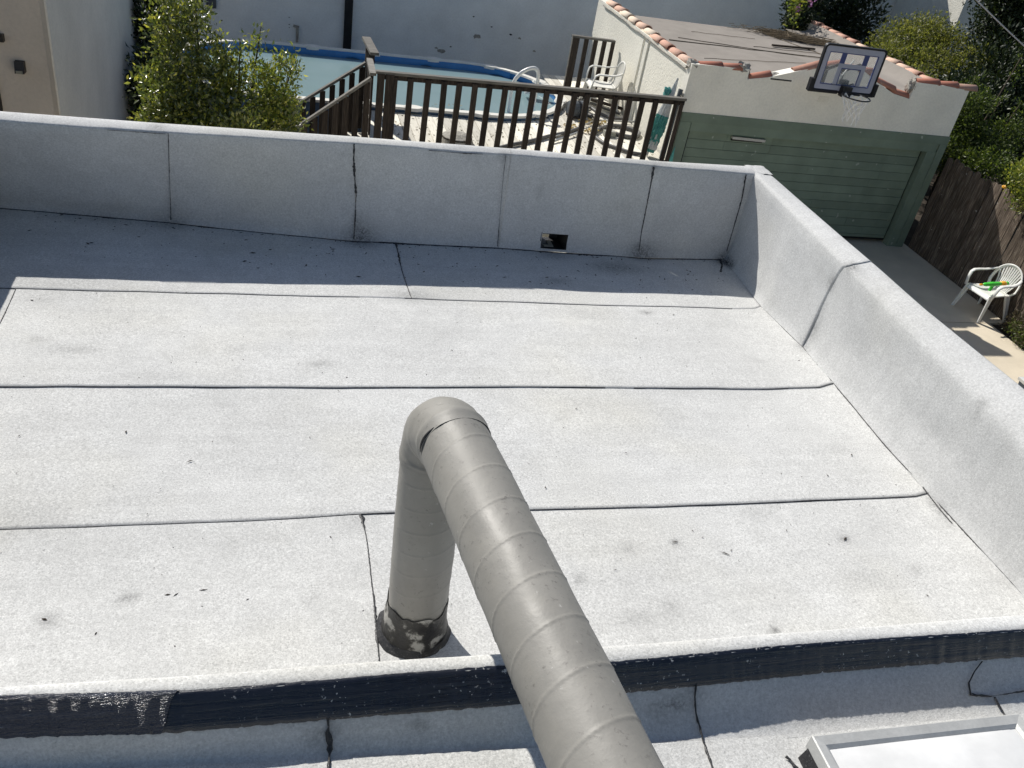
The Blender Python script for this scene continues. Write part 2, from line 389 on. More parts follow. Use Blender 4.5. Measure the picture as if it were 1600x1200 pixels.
for px, py, r, s in ((264,300,.05,.9),(266,335,.09,.7),(262,320,.04,.8),(556,290,.035,1.1),(556,340,.04,1.2),(565,362,.10,.6),(535,245,.03,.45),(245,200,.06,.5),
    (1000,375,.06,1.3),(990,388,.10,1.1),(1006,352,.03,1.1),(1022,262,.03,.8),(1130,395,.06,1.3),(1140,350,.03,.8),(790,238,.05,.6),(842,297,.02,.8),(180,275,.02,.6),(815,385,.03,.9),(780,385,.04,.8),(1125,370,.03,.7)):
    wall_stain(ony(px, py, YF), r, s)
for px, py, r, s in ((1275,512,.06,.5),(1285,490,.04,.4),(1262,535,.07,.55),(1330,412,.06,1.0),(1345,418,.05,.8),(1300,440,.05,.5),(1452,732,.035,.9),(1446,742,.03,.8),
    (1365,436,.02,1.4),(1222,458,.018,1.2),(1325,590,.015,1.1),(1535,630,.04,.5),(1525,655,.025,.6),(1205,285,.03,.5),(1250,555,.07,.5),(1480,800,.06,.4),(1330,480,.06,.25)):
    wall_stain(onx(px, py, 3.30), r, s)
ST = np.array(STAINS)
def add_dirt(o):
    me = o.data; n = len(me.vertices); co = np.empty(n*3); me.vertices.foreach_get('co', co); co = co.reshape(-1, 3)
    d = np.zeros(n)
    for x, y, z, r, s, sx in ST:
        q = ((co[:, 0]-x)/(r*sx))**2+((co[:, 1]-y)/r)**2+((co[:, 2]-z)/max(r, .03))**2
        d += s*np.exp(-q*1.6)
    at = me.attributes.new('dirt', 'FLOAT', 'POINT'); at.data.foreach_set('value', np.clip(d, 0, 1.3))
def wpts(l, z=0): return [(onz(*p, z).x, onz(*p, z).y) for p in l]
seamA = [(-2.2, 4.585)]+wpts([(20,452),(300,460),(640,468),(900,477),(1150,484),(1180,483),(1194,477)])
seamB = [(-2.2, 3.66)]+wpts([(0,606),(500,607),(800,606),(1200,609),(1280,607),(1303,600)])
seamC = [(-2.2, 2.73)]+wpts([(0,830),(200,823),(480,811),(565,806),(620,803),(830,798),(1000,793),(1150,789),(1300,783),(1430,777),(1450,772)])
baseF = [(-1.9, 5.63)]+wpts([(0,325),(130,337),(265,348),(400,363),(553,377),(778,388),(1000,403),(1130,406)])
curbB = [(-2.2, 1.60), (4, 1.60)]
jointR = [(1.5, 3.26)]+sorted([(y, x) for x, y in wpts([(1133,408),(1190,480),(1255,543),(1303,603),(1450,772),(1600,935)])])
# sheets: patch between two seams and two x-limits that may depend on y
def sheet(lo, hi, xl, xr, dz, mat=None, res=.028, name='roof_sheet'):
    x_min = min(xl(1.6), xl(5.6)); x_max = max(xr(1.6), xr(5.6))
    nu = int((x_max-x_min)/res); yy = interp(hi, (x_min+x_max)/2)-interp(lo, (x_min+x_max)/2); nv = max(3, int(yy/res))
    v = []
    for j in range(nv+1):
        tv = j/nv
        for i in range(nu+1):
            x = lerp(x_min, x_max, i/nu); y = lerp(interp(lo, x), interp(hi, x), tv)
            X = lerp(xl(y), xr(y), i/nu); y = lerp(interp(lo, X), interp(hi, X), tv)
            v.append((X, y, hgt(X, y)+dz))
    f = [(j*(nu+1)+i, j*(nu+1)+i+1, (j+1)*(nu+1)+i+1, (j+1)*(nu+1)+i) for j in range(nv) for i in range(nu)]
    # thin turned-down edges give the sheet its thickness
    n = len(v); edge = [i for i in range(nu+1)]
    v += [(v[i][0], v[i][1], v[i][2]-.012) for i in edge]
    f += [(i, n+i, n+i+1, i+1) for i in range(nu)]
    o = mesh(name, v, f, mat or M['roof'], H, True, False); add_dirt(o); return o
xR = lambda y: interp(jointR, y)
def pl(pts):
    q = sorted([(onz(*p).y, onz(*p).x) for p in pts]); return lambda y: interp(q, y)
s1 = pl([(618,379),(627,420),(643,469)]); s4 = pl([(563,806),(574,850),(579,900),(585,960),(593,1035)])
sL = pl([(25,452),(8,490),(-6,520)])
L_ = lambda y: -1.78
sheet(seamA, baseF, L_, s1, .004); sheet(seamA, baseF, s1, xR, .002)
sheet(seamB, seamA, sL, xR, .005); sheet(seamB, seamA, L_, sL, .003)
sheet(seamC, seamB, L_, xR, .002)
sheet(curbB, seamC, L_, s4, .006); sheet(curbB, seamC, s4, xR, .003)
# tar beads squeezed out of the laps: irregular ribbons lying on the sheets
def bead(pts, wmin, wmax, zf, seed, name='tar_seam', off=.0075, parent=H, step=.010, gaps=.0, dirv=None, thick=.0012):
    P = [Vector(p) if len(p) == 3 else Vector((p[0], p[1], 0)) for p in pts]; out = []
    for a, b in zip(P, P[1:]):
        n = max(1, int((b-a).length/step)); out += [a.lerp(b, i/n) for i in range(n)]
    out.append(P[-1]); v = []; f = []
    for i, p in enumerate(out):
        d = (out[min(i+1, len(out)-1)]-out[max(i-1, 0)]).normalized()
        up = zf(p)[1] if zf else Vector((0, 0, 1)); a = d.cross(up).normalized()
        k = .5+.5*nz(i*step*2.2, seed*7.7, 0); k = k*.6+.4*(.5+.5*nz(i*step*11, seed*3.1, 5)); k = max(0, min(1, (k-.28)/.45))
        wd = lerp(wmin*.35, wmax, k*k); j1 = (random.random()-.5)*wd*.7; j2 = (random.random()-.5)*wd*.7
        c = p if not zf else zf(p)[0]
        c = c + a*(.0045*nz(i*step*3, seed, 9)); up = up.normalized()
        v += [c+a*(-wd/2+j1)+up*(off-.004), c+a*(-wd*.2)+up*(off+thick*.6), c+a*(wd*.2)+up*(off+thick*.6), c+a*(wd/2+j2)+up*(off-.004)]
    for i in range(len(out)-1):
        if gaps and nz(i*step*1.6, seed*5, 2) > gaps: continue
        for k in range(3): f.append((i*4+k, i*4+k+1, i*4+5+k, i*4+4+k))
    return mesh(name, v, f, M['tar'], parent, True, False)
zf = lambda p: (Vector((p.x, p.y, hgt(p.x, p.y))), Vector((0, 0, 1)))
bead(seamA, .001, .0065, zf, 1, gaps=.35); bead(seamB, .001, .0055, zf, 2, gaps=.30); bead(seamC, .001, .010, zf, 3, gaps=.4)
bead([(x, interp(baseF, x)-.012) for x in np.arange(-1.75, 3.22, .05)], .008, .024, zf, 4)
bead([onz(*p).to_tuple() for p in ((618,379),(622,398),(627,420),(636,448),(643,468))], .013, .030, zf, 5)
bead([onz(*p).to_tuple() for p in ((563,806),(570,830),(574,850),(579,900),(584,940),(587,985),(593,1035))], .016, .034, zf, 6)
bead([onz(*p).to_tuple() for p in ((25,452),(8,490),(-6,520))], .004, .012, zf, 7)
bead([onz(*p).to_tuple() for p in ((1133,408),(1160,440),(1190,480),(1225,515),(1255,543),(1303,603),(1375,688),(1450,772),(1520,848),(1600,935),(1640,980))], .002, .010, zf, 8)
bead([onz(*p).to_tuple() for p in ((1441,762),(1455,781),(1470,800),(1487,820))], .012, .034, zf, 9)
bead([onz(*p).to_tuple() for p in ((1123,402),(1128,415),(1126,424))], .02, .055, zf, 10)

# far parapet ------------------------------------------------------------
YT = [(-1.9, 5.35)]+wpts([(0,188),(265,207),(553,224),(790,241),(1022,259),(1165,271)], .66)
YO = [(-1.9, 5.52)]+[(x, y) for x, y in wpts([(0,172),(265,192),(553,212),(790,230),(1022,250),(1178,259)], .672)]
ZT = .66
def far_prof(x, k=0):
    yb, yt, yo = interp(baseF, x), interp(YT, x), interp(YO, x)
    wv = .006*nz(x, 1, 0, 2.1)+.003*nz(x, 1, 4, 9)
    P = [(yb-.004, .004), (yb+.004, .02), (lerp(yb, yt, .12)+.01, .07)]
    for t in (.2, .35, .5, .65, .8, .9): P.append((lerp(yb, yt, t)+.012*(1-abs(2*t-1)), ZT*t*.985))
    P += [(yt, ZT-.012+wv), (yt+.003, ZT-.003+wv), (yt+.012, ZT+.002+wv), (lerp(yt, yo, .45), ZT+.010+wv), (yo-.03, ZT+.015), (yo-.008, ZT+.008), (yo, ZT-.02), (yo, ZT-.20)]
    return P
def psheet(x0, x1, dk, hole=None, name='parapet_sheet'):
    xs = list(np.arange(x0, x1, .03))+[x1]
    if hole:
        xs = sorted([x for x in xs if min(abs(x-hole[0]), abs(x-hole[1])) > .012]+[hole[0], hole[1]])
    v = []; npf = len(far_prof(x0))
    hz = [0]*npf
    for x in xs:
        x_seam = x
        for (y, z) in far_prof(x):
            v.append((x, y-dk, z+dk*.6))
    f = []
    for i in range(len(xs)-1):
        for j in range(npf-1):
            if hole and hole[0]-1e-4 <= xs[i] and xs[i+1] <= hole[1]+1e-4 and hole[2] <= j < hole[3]: continue
            f.append((i*npf+j, (i+1)*npf+j, (i+1)*npf+j+1, i*npf+j+1))
    o = mesh(name, v, f, M['roof_b'], H, True, False); add_dirt(o); return o
xs_ = [-1.95, ony(264,270,5.5).x, ony(554,300,5.45).x, ony(784,320,5.45).x, ony(1012,330,5.45).x, 3.31]
hx0, hx1 = ony(843,380,5.38).x, ony(883,380,5.38).x
for k in range(5):
    psheet(xs_[k], xs_[k+1], (.002, .006, .003, .007, .004)[k], (hx0, hx1, 1, 3) if k == 3 else None)
def vseam(pxs, wmin, wmax, seed):
    pts = []
    for px, py in pxs:
        p = ony(px, py, 5.45)
        for _ in range(6):
            t = max(0, min(1, p.z/ZT)); Y = lerp(interp(baseF, p.x), interp(YT, p.x), t)+.012*(1-abs(2*t-1)); p = ony(px, py, Y)
        pts.append(p)
    bead(pts, wmin, wmax, lambda p: (p, Vector((0, -1, .15))), seed, off=.012, thick=.004)
vseam([(263,207),(264,240),(265,275),(266,300),(267,343)], .002, .017, 21)
vseam([(553,224),(553,260),(556,300),(555,340),(553,372)], .004, .022, 22)
vseam([(790,242),(786,280),(781,330),(777,384)], .001, .006, 23)
vseam([(1021,260),(1014,300),(1007,335),(1001,362),(997,392)], .003, .016, 24)
vseam([(1165,272),(1158,310),(1147,350),(1135,392)], .003, .012, 25)
bead([(x, interp(YT, x)-.004, ZT-.012) for x in np.arange(.95, 1.32, .04)], .002, .012, lambda p: (p, Vector((0, -.8, .6))), 26, off=.010)
bead([(x, interp(YT, x)-.004, ZT-.012) for x in np.arange(-.95, -.60, .04)], .001, .006, lambda p: (p, Vector((0, -.8, .6))), 27, off=.010)
# scupper: dark metal tunnel through the wall
sc = MB(); y0, y1 = 5.355, 5.56; z0, z1 = .010, .130
sc.box((hx0-.008, y0, z0-.012), (hx1+.008, y1, z0)); sc.box((hx0-.008, y0, z1), (hx1+.008, y1, z1+.008))
sc.box((hx0-.008, y0, z0), (hx0, y1, z1)); sc.box((hx1, y0, z0), (hx1+.008, y1, z1))
sc.box((hx0, y1-.012, z0+.055), (hx1, y1-.002, z1)); sc.box((hx0, y1-.012, z0), (hx0+.045, y1-.002, z0+.0549)); sc.box((hx1-.07, y1-.012, z0), (hx1, y1-.002, z0+.0549))
o = sc.build('scupper', M['tar'], H)
q = MB(); q.box((hx0+.045, 5.40, z0+.001), (hx1-.075, 5.425, z0+.006)); q.box((hx1-.105, 5.4251, z0+.001), (hx1-.075, 5.50, z0+.006)); q.build('scupper_sun_patch', M['concrete'], H)  # pale L painted in as the sunlit part of the scupper floor
# parapet cores and outer walls
YOa, YOm = 5.66, 5.70
ex = MB(); ex.box((-1.98, YOa, G), (hx0-.01, YOm, .56)); ex.box((hx1+.01, YOa, G), (3.45, YOm, .56)); ex.box((hx0-.01, YOa, G), (hx1+.01, YOm, .012)); ex.box((hx0-.01, YOa, .40), (hx1+.01, YOm, .56))
ex.build('outer_wall', M['stucco'], H)
ex = MB(); ex.box((3.33, -1.0, G), (3.455, 5.53, .46)); ex.build('outer_wall', M['stucco'], H)
ex = MB(); ex.box((-1.98, -1.0, G), (-1.84, 5.53, .50)); ex.build('outer_wall', M['stucco'], H)

# right parapet -----------------------------------------------------------
xti = [(1.0, 3.29), (2.35, 3.29), (2.9, 3.292), (3.98, 3.292), (5.5, 3.295)]
zti = [(1.0, .52), (2.3, .533), (2.85, .542), (4.0, .602), (5.45, .66)]
xto = [(1.0, 3.47), (2.81, 3.49), (3.5, 3.455), (4.25, 3.455), (5.5, 3.45)]
def rp(y, lift):
    xb = interp(jointR, y); xi, zi, xo = interp(xti, y), interp(zti, y), interp(xto, y)
    wv = .014*nz(y, 3, 0, 1.6)+.006*nz(y, 3, 0, 5); zo = .648+.012*max(0, y-3.5)/2+.006*nz(y, 8, 0, 2.3)
    P = [(xb-.004, .004), (xb+.008, .020), (xb+.024, .070), (xb+.034, .14)]
    for t in (.3, .45, .6, .75, .88): P.append((lerp(xb+.032, xi, t)+.008*math.sin(t*3.1)*(1+nz(y, t*2, 1, 2.2))+wv*.5, zi*t*1.0+.02*(1-t)))
    P += [(xi+wv*.5, zi-.015), (xi+.008+wv*.5, zi+.006), (xi+.035, lerp(zi, zo, .3)+.006), (lerp(xi, xo, .5), lerp(zi, zo, .6)+.006), (xo-.03, zo+.004), (xo-.006, zo-.006), (xo+.002, zo-.035), (xo+.002, .38)]
    return [(x-lift*.8, z+lift*.5) for x, z in P]
def rsheet(y0, y1, bulge, curve, dk):
    """bulge: how much the near edge stands off; curve: how the lap wanders with height"""
    ny = int((y1-y0)/.025); v = []; npf = len(rp(3, 0))
    for i in range(ny+1):
        t = i/ny
        for j in range(npf):
            s = j/(npf-1)
            yn = y0+curve(s); y = lerp(yn, y1, t) if t < .5 else lerp(lerp(yn, y1, .5), y1, (t-.5)*2)
            edge = math.exp(-((y-yn)/.10)**2); prof = math.exp(-((s-.28)/.22)**2)
            lift = dk+bulge*edge*math.exp(-((s-.14)/.16)**2)
            x, z = rp(y, lift)[j]; v.append((x, y, z))
    f = [(i*npf+j, i*npf+j+1, (i+1)*npf+j+1, (i+1)*npf+j) for i in range(ny) for j in range(npf-1)]
    # turned edge under the near lap
    n = len(v); v += [(v[j][0]+.002, v[j][1]+.001, v[j][2]-.001) for j in range(npf)]
    f += [(j, n+j, n+j+1, j+1) for j in range(npf-1)]
    o = mesh('parapet_sheet', v, f, M['roof_b'], H, True, False); add_dirt(o)
cv = lambda s: .06*math.sin(min(1, s*1.6)*3.0)-.10*s
rsheet(4.12, 5.46, .005, cv, .0010)
rsheet(1.2, 4.22, 0, lambda s: 0, .000)
# left parapet (just out of frame; throws the shade edge at left)
lp = MB(); lp.box((-1.98, 1.0, -.05), (-1.70, 5.50, .66)); o = lp.build('side_parapet', M['roof_b'], H)
# corner patch
v = []; n_ = 14
for j in range(n_+1):
    for i in range(n_+1):
        x, y = lerp(3.285, 3.452, i/n_), lerp(5.375, 5.545, j/n_)
        z = .670+.004*nz(x, y, 0, 14)+.003*nz(x, y, 4, 30)-(.03 if i == n_ or j == n_ else 0)-(.05*max(0, 1-(i+j)/7))
        v.append((x, y, z))
o = mesh('corner_cap', v, [(j*(n_+1)+i, j*(n_+1)+i+1, (j+1)*(n_+1)+i+1, (j+1)*(n_+1)+i) for j in range(n_) for i in range(n_)], M['roof_b'], H, True, False); add_dirt(o)
mb = MB(); mb.box((3.31, 5.40, .30), (3.445, 5.53, .635)); mb.build('corner_block', M['roof_b'], H)

# curb between the two roofs ---------------------------------------------
def cl(l, z): return [(onz(*p, z).x, onz(*p, z).y) for p in l]
ZC = .50
cb0 = cl([(-60,1077),(0,1073),(300,1054),(650,1029),(940,1010),(1220,989),(1600,960),(1680,954)], ZC)
cb1 = cl([(-60,1095),(0,1092),(275,1083),(500,1066),(780,1043),(955,1037),(1200,1013),(1400,999),(1600,986),(1680,980)], ZC)
cb2 = cl([(-60,1155),(0,1151),(260,1142),(500,1122),(780,1100),(970,1080),(1085,1069),(1300,1047),(1525,1029),(1600,1023),(1680,1017)], .428)
cb3 = cl([(0,1208),(515,1187),(800,1168),(1090,1152),(1270,1140),(1600,1106)], .325)
def strip(prof, mat, name, x0=-1.75, x1=3.3, res=.03, jit=0, dirt=True, par=H):
    xs = list(np.arange(x0, x1, res))+[x1]; v = []; n = None
    for x in xs:
        P = prof(x); n = len(P); v += [(x, y, z) for y, z in P]
    f = [(i*n+j, (i+1)*n+j, (i+1)*n+j+1, i*n+j+1) for i in range(len(xs)-1) for j in range(n-1)]
    o = mesh(name, v, f, mat, par, True, False)
    if dirt: add_dirt(o)
    return o
wob = lambda x, s=0: .003*nz(x, s, 0, 2.3)+.0015*nz(x, s, 0, 9)
def curb_top(x):
    a, b = interp(cb0, x), interp(cb1, x)
    return [(a+.04, -.01), (a+.012, ZC-.03), (a+.004, ZC-.008+wob(x)), (a-.008, ZC+wob(x)), (lerp(a, b, .6), ZC+.001+wob(x, 2)), (b, ZC-.002+wob(x, 2)), (lerp(b, interp(cb2, x), .12), ZC-.014), (lerp(b, interp(cb2, x), .5), ZC-.042), (interp(cb2, x), ZC-.078)]
strip(curb_top, M['roof'], 'curb_cap')
def jag(x, s): return .0035*nz(x*34, s, 0)+.002*nz(x*110, s, 0)
def tar_p(x):
    b, c = interp(cb1, x)+jag(x, 1), interp(cb2, x)+jag(x, 5)*1.3
    q = lambda t: lerp(b, c, t)
    d = ZC-.12
    return [(b+.008, ZC-.0005+wob(x, 2)), (b+.005, ZC+.0015+wob(x, 2)), (q(.05), ZC-.0035+wob(x, 2)), (q(.13), .111+d+wob(x, 3)*.5), (q(.3), .100+d+wob(x, 4)*.6), (q(.55), .082+d+wob(x, 5)*.6), (q(.8), .063+d), (c-.001, .050+d), (c-.003, .041+d)]
xa = onz(284, 1065, ZC).x
strip(tar_p, M['tarstrip'], 'tar_strip', xa-.10, 3.3, .008, dirt=False)
def tar_p2(x):
    return [(y+.0, z+.004) for y, z in tar_p(x)]
# wrapped left length: slightly proud, with its slanting cut end
def left_strip():
    xs = np.arange(-1.75, xa+.001, .008); v = []; n = 9
    for i, x in enumerate(xs):
        P = tar_p2(x)
        for j, (y, z) in enumerate(P): v.append((x-(.045*j/8 if x > xa-.3 else 0)*((x-(xa-.3))/.3 if x > xa-.3 else 0), y, z))
    v_ = v; f = [(i*n+j, (i+1)*n+j, (i+1)*n+j+1, i*n+j+1) for i in range(len(xs)-1) for j in range(n-1)]
    return mesh('tar_strip', v_, f, M['tarstrip_l'], H, True, False)
def m_wrap():
    mt, t, b = nodes('plastic_wrapped_tar', .18, .7); p = co_obj(t)
    s1 = noise_n(t, p, 26, 5, .75, (.12, 3, 3)); s2 = noise_n(t, p, 34, 5, .8, (.22, 1.6, 1.6))
    c = ramp(t, s1, [(.35, (.012, .016, .03)), (.60, (.02, .026, .046)), (.74, (.22, .23, .26))])  # palest stop paints sun glints into the base colour as streaks
    t.links.new(c, b.inputs['Base Color']); t.links.new(ramp(t, s2, [(.35, .10), (.7, .4)]), b.inputs['Roughness'])
    bump(t, b, math_n(t, 'ADD', s1, s2), .8, .010); return mt
M['tarstrip_l'] = m_wrap(); left_strip()
def zl(x): return .346-.024*max(0, min(1, (x-.2)/.9))
def cove(x):
    c, d = interp(cb2, x), interp(cb3, x); z0_ = .424
    P = [(c+.006, z0_)]
    for t in (.12, .3, .5, .7, .86): P.append((lerp(c, d, t), lerp(z0_, zl(x), t+.16*math.sin(t*3.1416))))
    return P+[(d, zl(x)), (d-.02, zl(x)-.001)]
strip(cove, M['roof_b'], 'upstand_sheet')
def lowsheet(x0, x1, dz):
    nx, ny = int((x1-x0)/.04), 60; v = []
    for j in range(ny+1):
        for i in range(nx+1):
            x = lerp(x0, x1, i/nx); y = lerp(-1.0, interp(cb3, x)-.012, (j/ny)**.6)
            v.append((x, y, zl(x)+hgt(x, y)*.6+dz-.0025*(1-(j/ny))))
    f = [(j*(nx+1)+i, j*(nx+1)+i+1, (j+1)*(nx+1)+i+1, (j+1)*(nx+1)+i) for j in range(ny) for i in range(nx)]
    o = mesh('lower_roof_sheet', v, f, M['roof'], H, True, False); add_dirt(o)
lowsheet(-1.75, .21, 0); lowsheet(.21, 1.55, .002); lowsheet(1.55, 3.3, -.001)
def upz(x, y):
    P = sorted([(q[0], q[1]) for q in cove(x)])
    return zl(x) if y < P[0][0] else min(interp(P, y), .43)
def cpt(px, py):
    d = _ray(px, py).normalized(); t = .8
    while t < 6:
        p = CAM+d*t
        if p.z <= upz(p.x, p.y): return Vector((p.x, p.y, upz(p.x, p.y)))
        t += .002
    return p
for pts, a, b, s in (([(513,1123),(513,1145),(515,1165),(514,1185),(514,1202)], .005, .017, 41), ([(1086,1070),(1084,1090),(1086,1115),(1092,1138),(1098,1160),(1105,1180),(1113,1204)], .006, .022, 42),
                     ([(1532,1034),(1520,1050),(1511,1068),(1514,1086),(1545,1088),(1575,1084),(1610,1078)], .003, .010, 43), ([(1551,1089),(1558,1102),(1566,1116),(1576,1135)], .005, .018, 44)):
    bead([cpt(*p).to_tuple() for p in pts], a, b, lambda p: (p, Vector((0, -.5, .85))), s, off=.010)
fl = MB(); fl.box((-1.9, -1.0, G), (3.325, 5.53, -.09)); fl.box((-1.9, -1.0, -.089), (3.325, 1.25, .27)); fl.build('roof_core', M['stucco'], H)

# ================================================================== 3. EXHAUST DUCT
D = thing('exhaust_duct', (.5, 2.1, 0), 'thick grey painted spiral duct rising from the roof and bending back toward the viewer', 'vent pipe')
def duct_tube(path, rad, name, parent, seams=0.0, ph=0, seg=40, pitch=.135, smooth=True, extra=None):
    pts = [Vector(p) for p in path]; L = [0]
    for a, b in zip(pts, pts[1:]): L.append(L[-1]+(b-a).length)
    v = []; up = None; n = len(pts)
    for i, p in enumerate(pts):
        d = (pts[min(i+1, n-1)]-pts[max(i-1, 0)]).normalized()
        if up is None: up = Vector((1, 0, 0))
        a = d.cross(up).normalized(); u = a.cross(d).normalized(); up = u
        for k in range(seg):
            th = 2*math.pi*k/seg; r_ = rad(L[i]) if callable(rad) else rad
            if seams:
                ph_ = (L[i]/pitch + k/seg + ph) % 1.0; dd = min(ph_, 1-ph_)*pitch
                r_ += seams*math.exp(-(dd/.0028)**2)
            r_ += .0020*nz(math.cos(th)*2, math.sin(th)*2, L[i]*5)+.0008*nz(math.cos(th)*6, math.sin(th)*6, L[i]*16)
            if extra: r_ += extra(th, L[i], p)
            v.append(p+a*(r_*math.cos(th))+u*(r_*math.sin(th)))
    f = [(i*seg+k, i*seg+(k+1) % seg, (i+1)*seg+(k+1) % seg, (i+1)*seg+k) for i in range(n-1) for k in range(seg)]
    return mesh(name, v, f, M['duct'] if name != 'duct_boot' else M['boot'], parent, smooth)
def sub(a, b, step=.0024):
    a, b = Vector(a), Vector(b); n = int((b-a).length/step); return [a.lerp(b, i/n) for i in range(n+1)]
PR = .1085
vb, vt = (.503, 2.105, .05), (.490, 2.115, .84)
duct_tube(sub(vb, vt), PR-.001, 'vertical_pipe', D, .0015, pitch=.098)
hs = Vector((.520, 1.975, .990)); hd = Vector((.118, -1, .024)).normalized(); he = hs+hd*3.0
# elbow: quadratic sweep between the two axes, slightly crumpled
e0 = Vector(vt)-Vector((0, 0, .02)); e2 = hs+hd*.012; ec = Vector((.494, 2.150, .985))
ep = []
for i in range(60):
    t = i/59; ep.append(e0*(1-t)**2+ec*2*t*(1-t)+e2*t*t)
def crum(th, l, p): return .002*nz(p.x*30+th*2, p.y*20, l*25)+.0022*math.exp(-((l-.02)/.010)**2)+.0035*math.exp(-((l-.238)/.012)**2)
duct_tube(ep, PR+.0022, 'elbow', D, extra=crum)
duct_tube(sub(hs, he), PR, 'horizontal_pipe', D, .0019, ph=.30, pitch=.1365)
bt = [Vector((.500, 2.105, .0))+Vector((0, 0, z)) for z in np.arange(-.005, .205, .006)]
def bx(th, l, p): return .004*nz(math.cos(th)*3, math.sin(th)*3, l*14)+.012*max(0, 1-l/.03)
bo = duct_tube(bt, lambda l: .124-.0125*min(1, l/.15), 'duct_boot', D, extra=bx)
for vv in bo.data.vertices:
    if vv.co.z > .05:
        th = math.atan2(vv.co.y-2.105, vv.co.x-.5); k = (vv.co.z-.05)/.15
        vv.co.z += k*(.045*nz(math.cos(th)*1.6, math.sin(th)*1.6, 7)+.018*nz(math.cos(th)*6, math.sin(th)*6, 3)-.022)
# collar of mastic round the boot
v = []; 
for k in range(64):
    th = 2*math.pi*k/64; rr = .138+.010*nz(math.cos(th)*4, math.sin(th)*4)+(.010 if math.cos(th) < 0 else -.004); c, s = math.cos(th), math.sin(th)
    v += [(.503+c*.120, 2.105+s*.120, .032), (.503+c*rr*.92, 2.105+s*rr*.92, .016), (.503+c*rr, 2.105+s*rr, .003)]
mesh('mastic_collar', v, [(3*k+j, 3*((k+1) % 64)+j, 3*((k+1) % 64)+j+1, 3*k+j+1) for k in range(64) for j in range(2)], M['tar'], D, True, False)
# mastic crack at the elbow joint
axd = hd; a_ = Vector((axd.y, -axd.x, 0)).normalized(); u_ = a_.cross(axd)
if a_.x > 0: a_ = -a_
if u_.z < 0: u_ = -u_
pc = hs+hd*.006
cr2 = [pc+(a_*math.cos(R(th))+u_.normalized()*math.sin(R(th)))*(PR+.0025) for th in np.linspace(-4, 46, 30)]

mb = MB(); mb.tube(cr2, [.0006+.0046*math.sin(math.pi*i/29) for i in range(30)], 6); mb.build('open_joint', M['tar'], D)

# ================================================================== 4. SKYLIGHT
SK = thing('skylight', (2.1, 1.0, .34), 'low white skylight with grey metal frame at the near right corner of the lower roof', 'skylight')
zt = .425
A = onz(1268, 1150, zt); B = onz(1592, 1115, zt); dX = (B-A); dX.z = 0; Lx = dX.length; ux = dX.normalized(); uy = Vector((ux.y, -ux.x, 0))
LyK = .9
def SP(a, b, z): return A+ux*a+uy*b+Vector((0, 0, z-zt))
def frame_piece(a0, b0, a1, b1, name='frame_rail'):
    return None
fw = .042
for (p, q, n_) in (((0, 0), (Lx, 0), 'y'), ((0, LyK), (Lx, LyK), 'y'), ((0, 0), (0, LyK), 'x'), ((Lx, 0), (Lx, LyK), 'x')):
    mb = MB(); ins = fw
    if n_ == 'y':
        sgn = 1 if p[1] == 0 else -1
        prof = [(0, zt-.055), (0, zt), (.004*sgn, zt+.003), (ins*.75*sgn, zt-.002), (ins*sgn, zt-.010), (ins*sgn, zt-.055)]
        v = []
        for aa, mit in ((p[0], 1), (q[0], -1)):
            for w_, z_ in prof: v.append(SP(aa+mit*abs(w_), p[1]+w_, z_))
    else:
        sgn = 1 if p[0] == 0 else -1
        prof = [(0, zt-.055), (0, zt), (.004*sgn, zt+.003), (ins*.75*sgn, zt-.002), (ins*sgn, zt-.010), (ins*sgn, zt-.055)]
        v = []
        for bb, mit in ((p[1], 1), (q[1], -1)):
            for w_, z_ in prof: v.append(SP(p[0]+w_, bb+mit*abs(w_), z_))
    n = 6; mb.add(v, [tuple(range(n)), tuple(range(2*n-1, n-1, -1))]+[(i, (i+1) % n, n+(i+1) % n, n+i) for i in range(n)])
    mb.build('frame_rail', M['steel'], SK)
nx = 24; v = []
for j in range(nx+1):
    for i in range(nx+1):
        a, b = i/nx, j/nx; bl = (4*a*(1-a)*4*b*(1-b))**.5
        p = SP(fw-.004+(Lx-2*fw+.008)*a, fw-.004+(LyK-2*fw+.008)*b, zt-.012+.030*bl+.003*nz(a*6, b*6, 0)*bl); v.append(p)
mesh('skylight_lens', v, [(j*(nx+1)+i, j*(nx+1)+i+1, (j+1)*(nx+1)+i+1, (j+1)*(nx+1)+i) for j in range(nx) for i in range(nx)], M['skylens'], SK, True)
mb = MB(); 
v = [SP(-.014, .004, zt-.12), SP(Lx-.01, .010, zt-.12), SP(Lx-.01, LyK, zt-.12), SP(-.014, LyK, zt-.12), SP(.003, .012, zt-.03), SP(Lx-.01, .012, zt-.03), SP(Lx-.01, LyK-.01, zt-.03), SP(.003, LyK-.01, zt-.03)]
mb.add(v, [(0,3,2,1),(4,5,6,7),(0,1,5,4),(1,2,6,5),(2,3,7,6),(3,0,4,7)]); mb.build('tarred_curb', M['tar'], SK)
bead([SP(-.05+.02*math.sin(i*1.3), .0+i*.05, zl(2)+.0) for i in range(12)], .02, .07, lambda p: (p, Vector((0, 0, 1))), 51, name='tar_bead', parent=SK, off=.010)

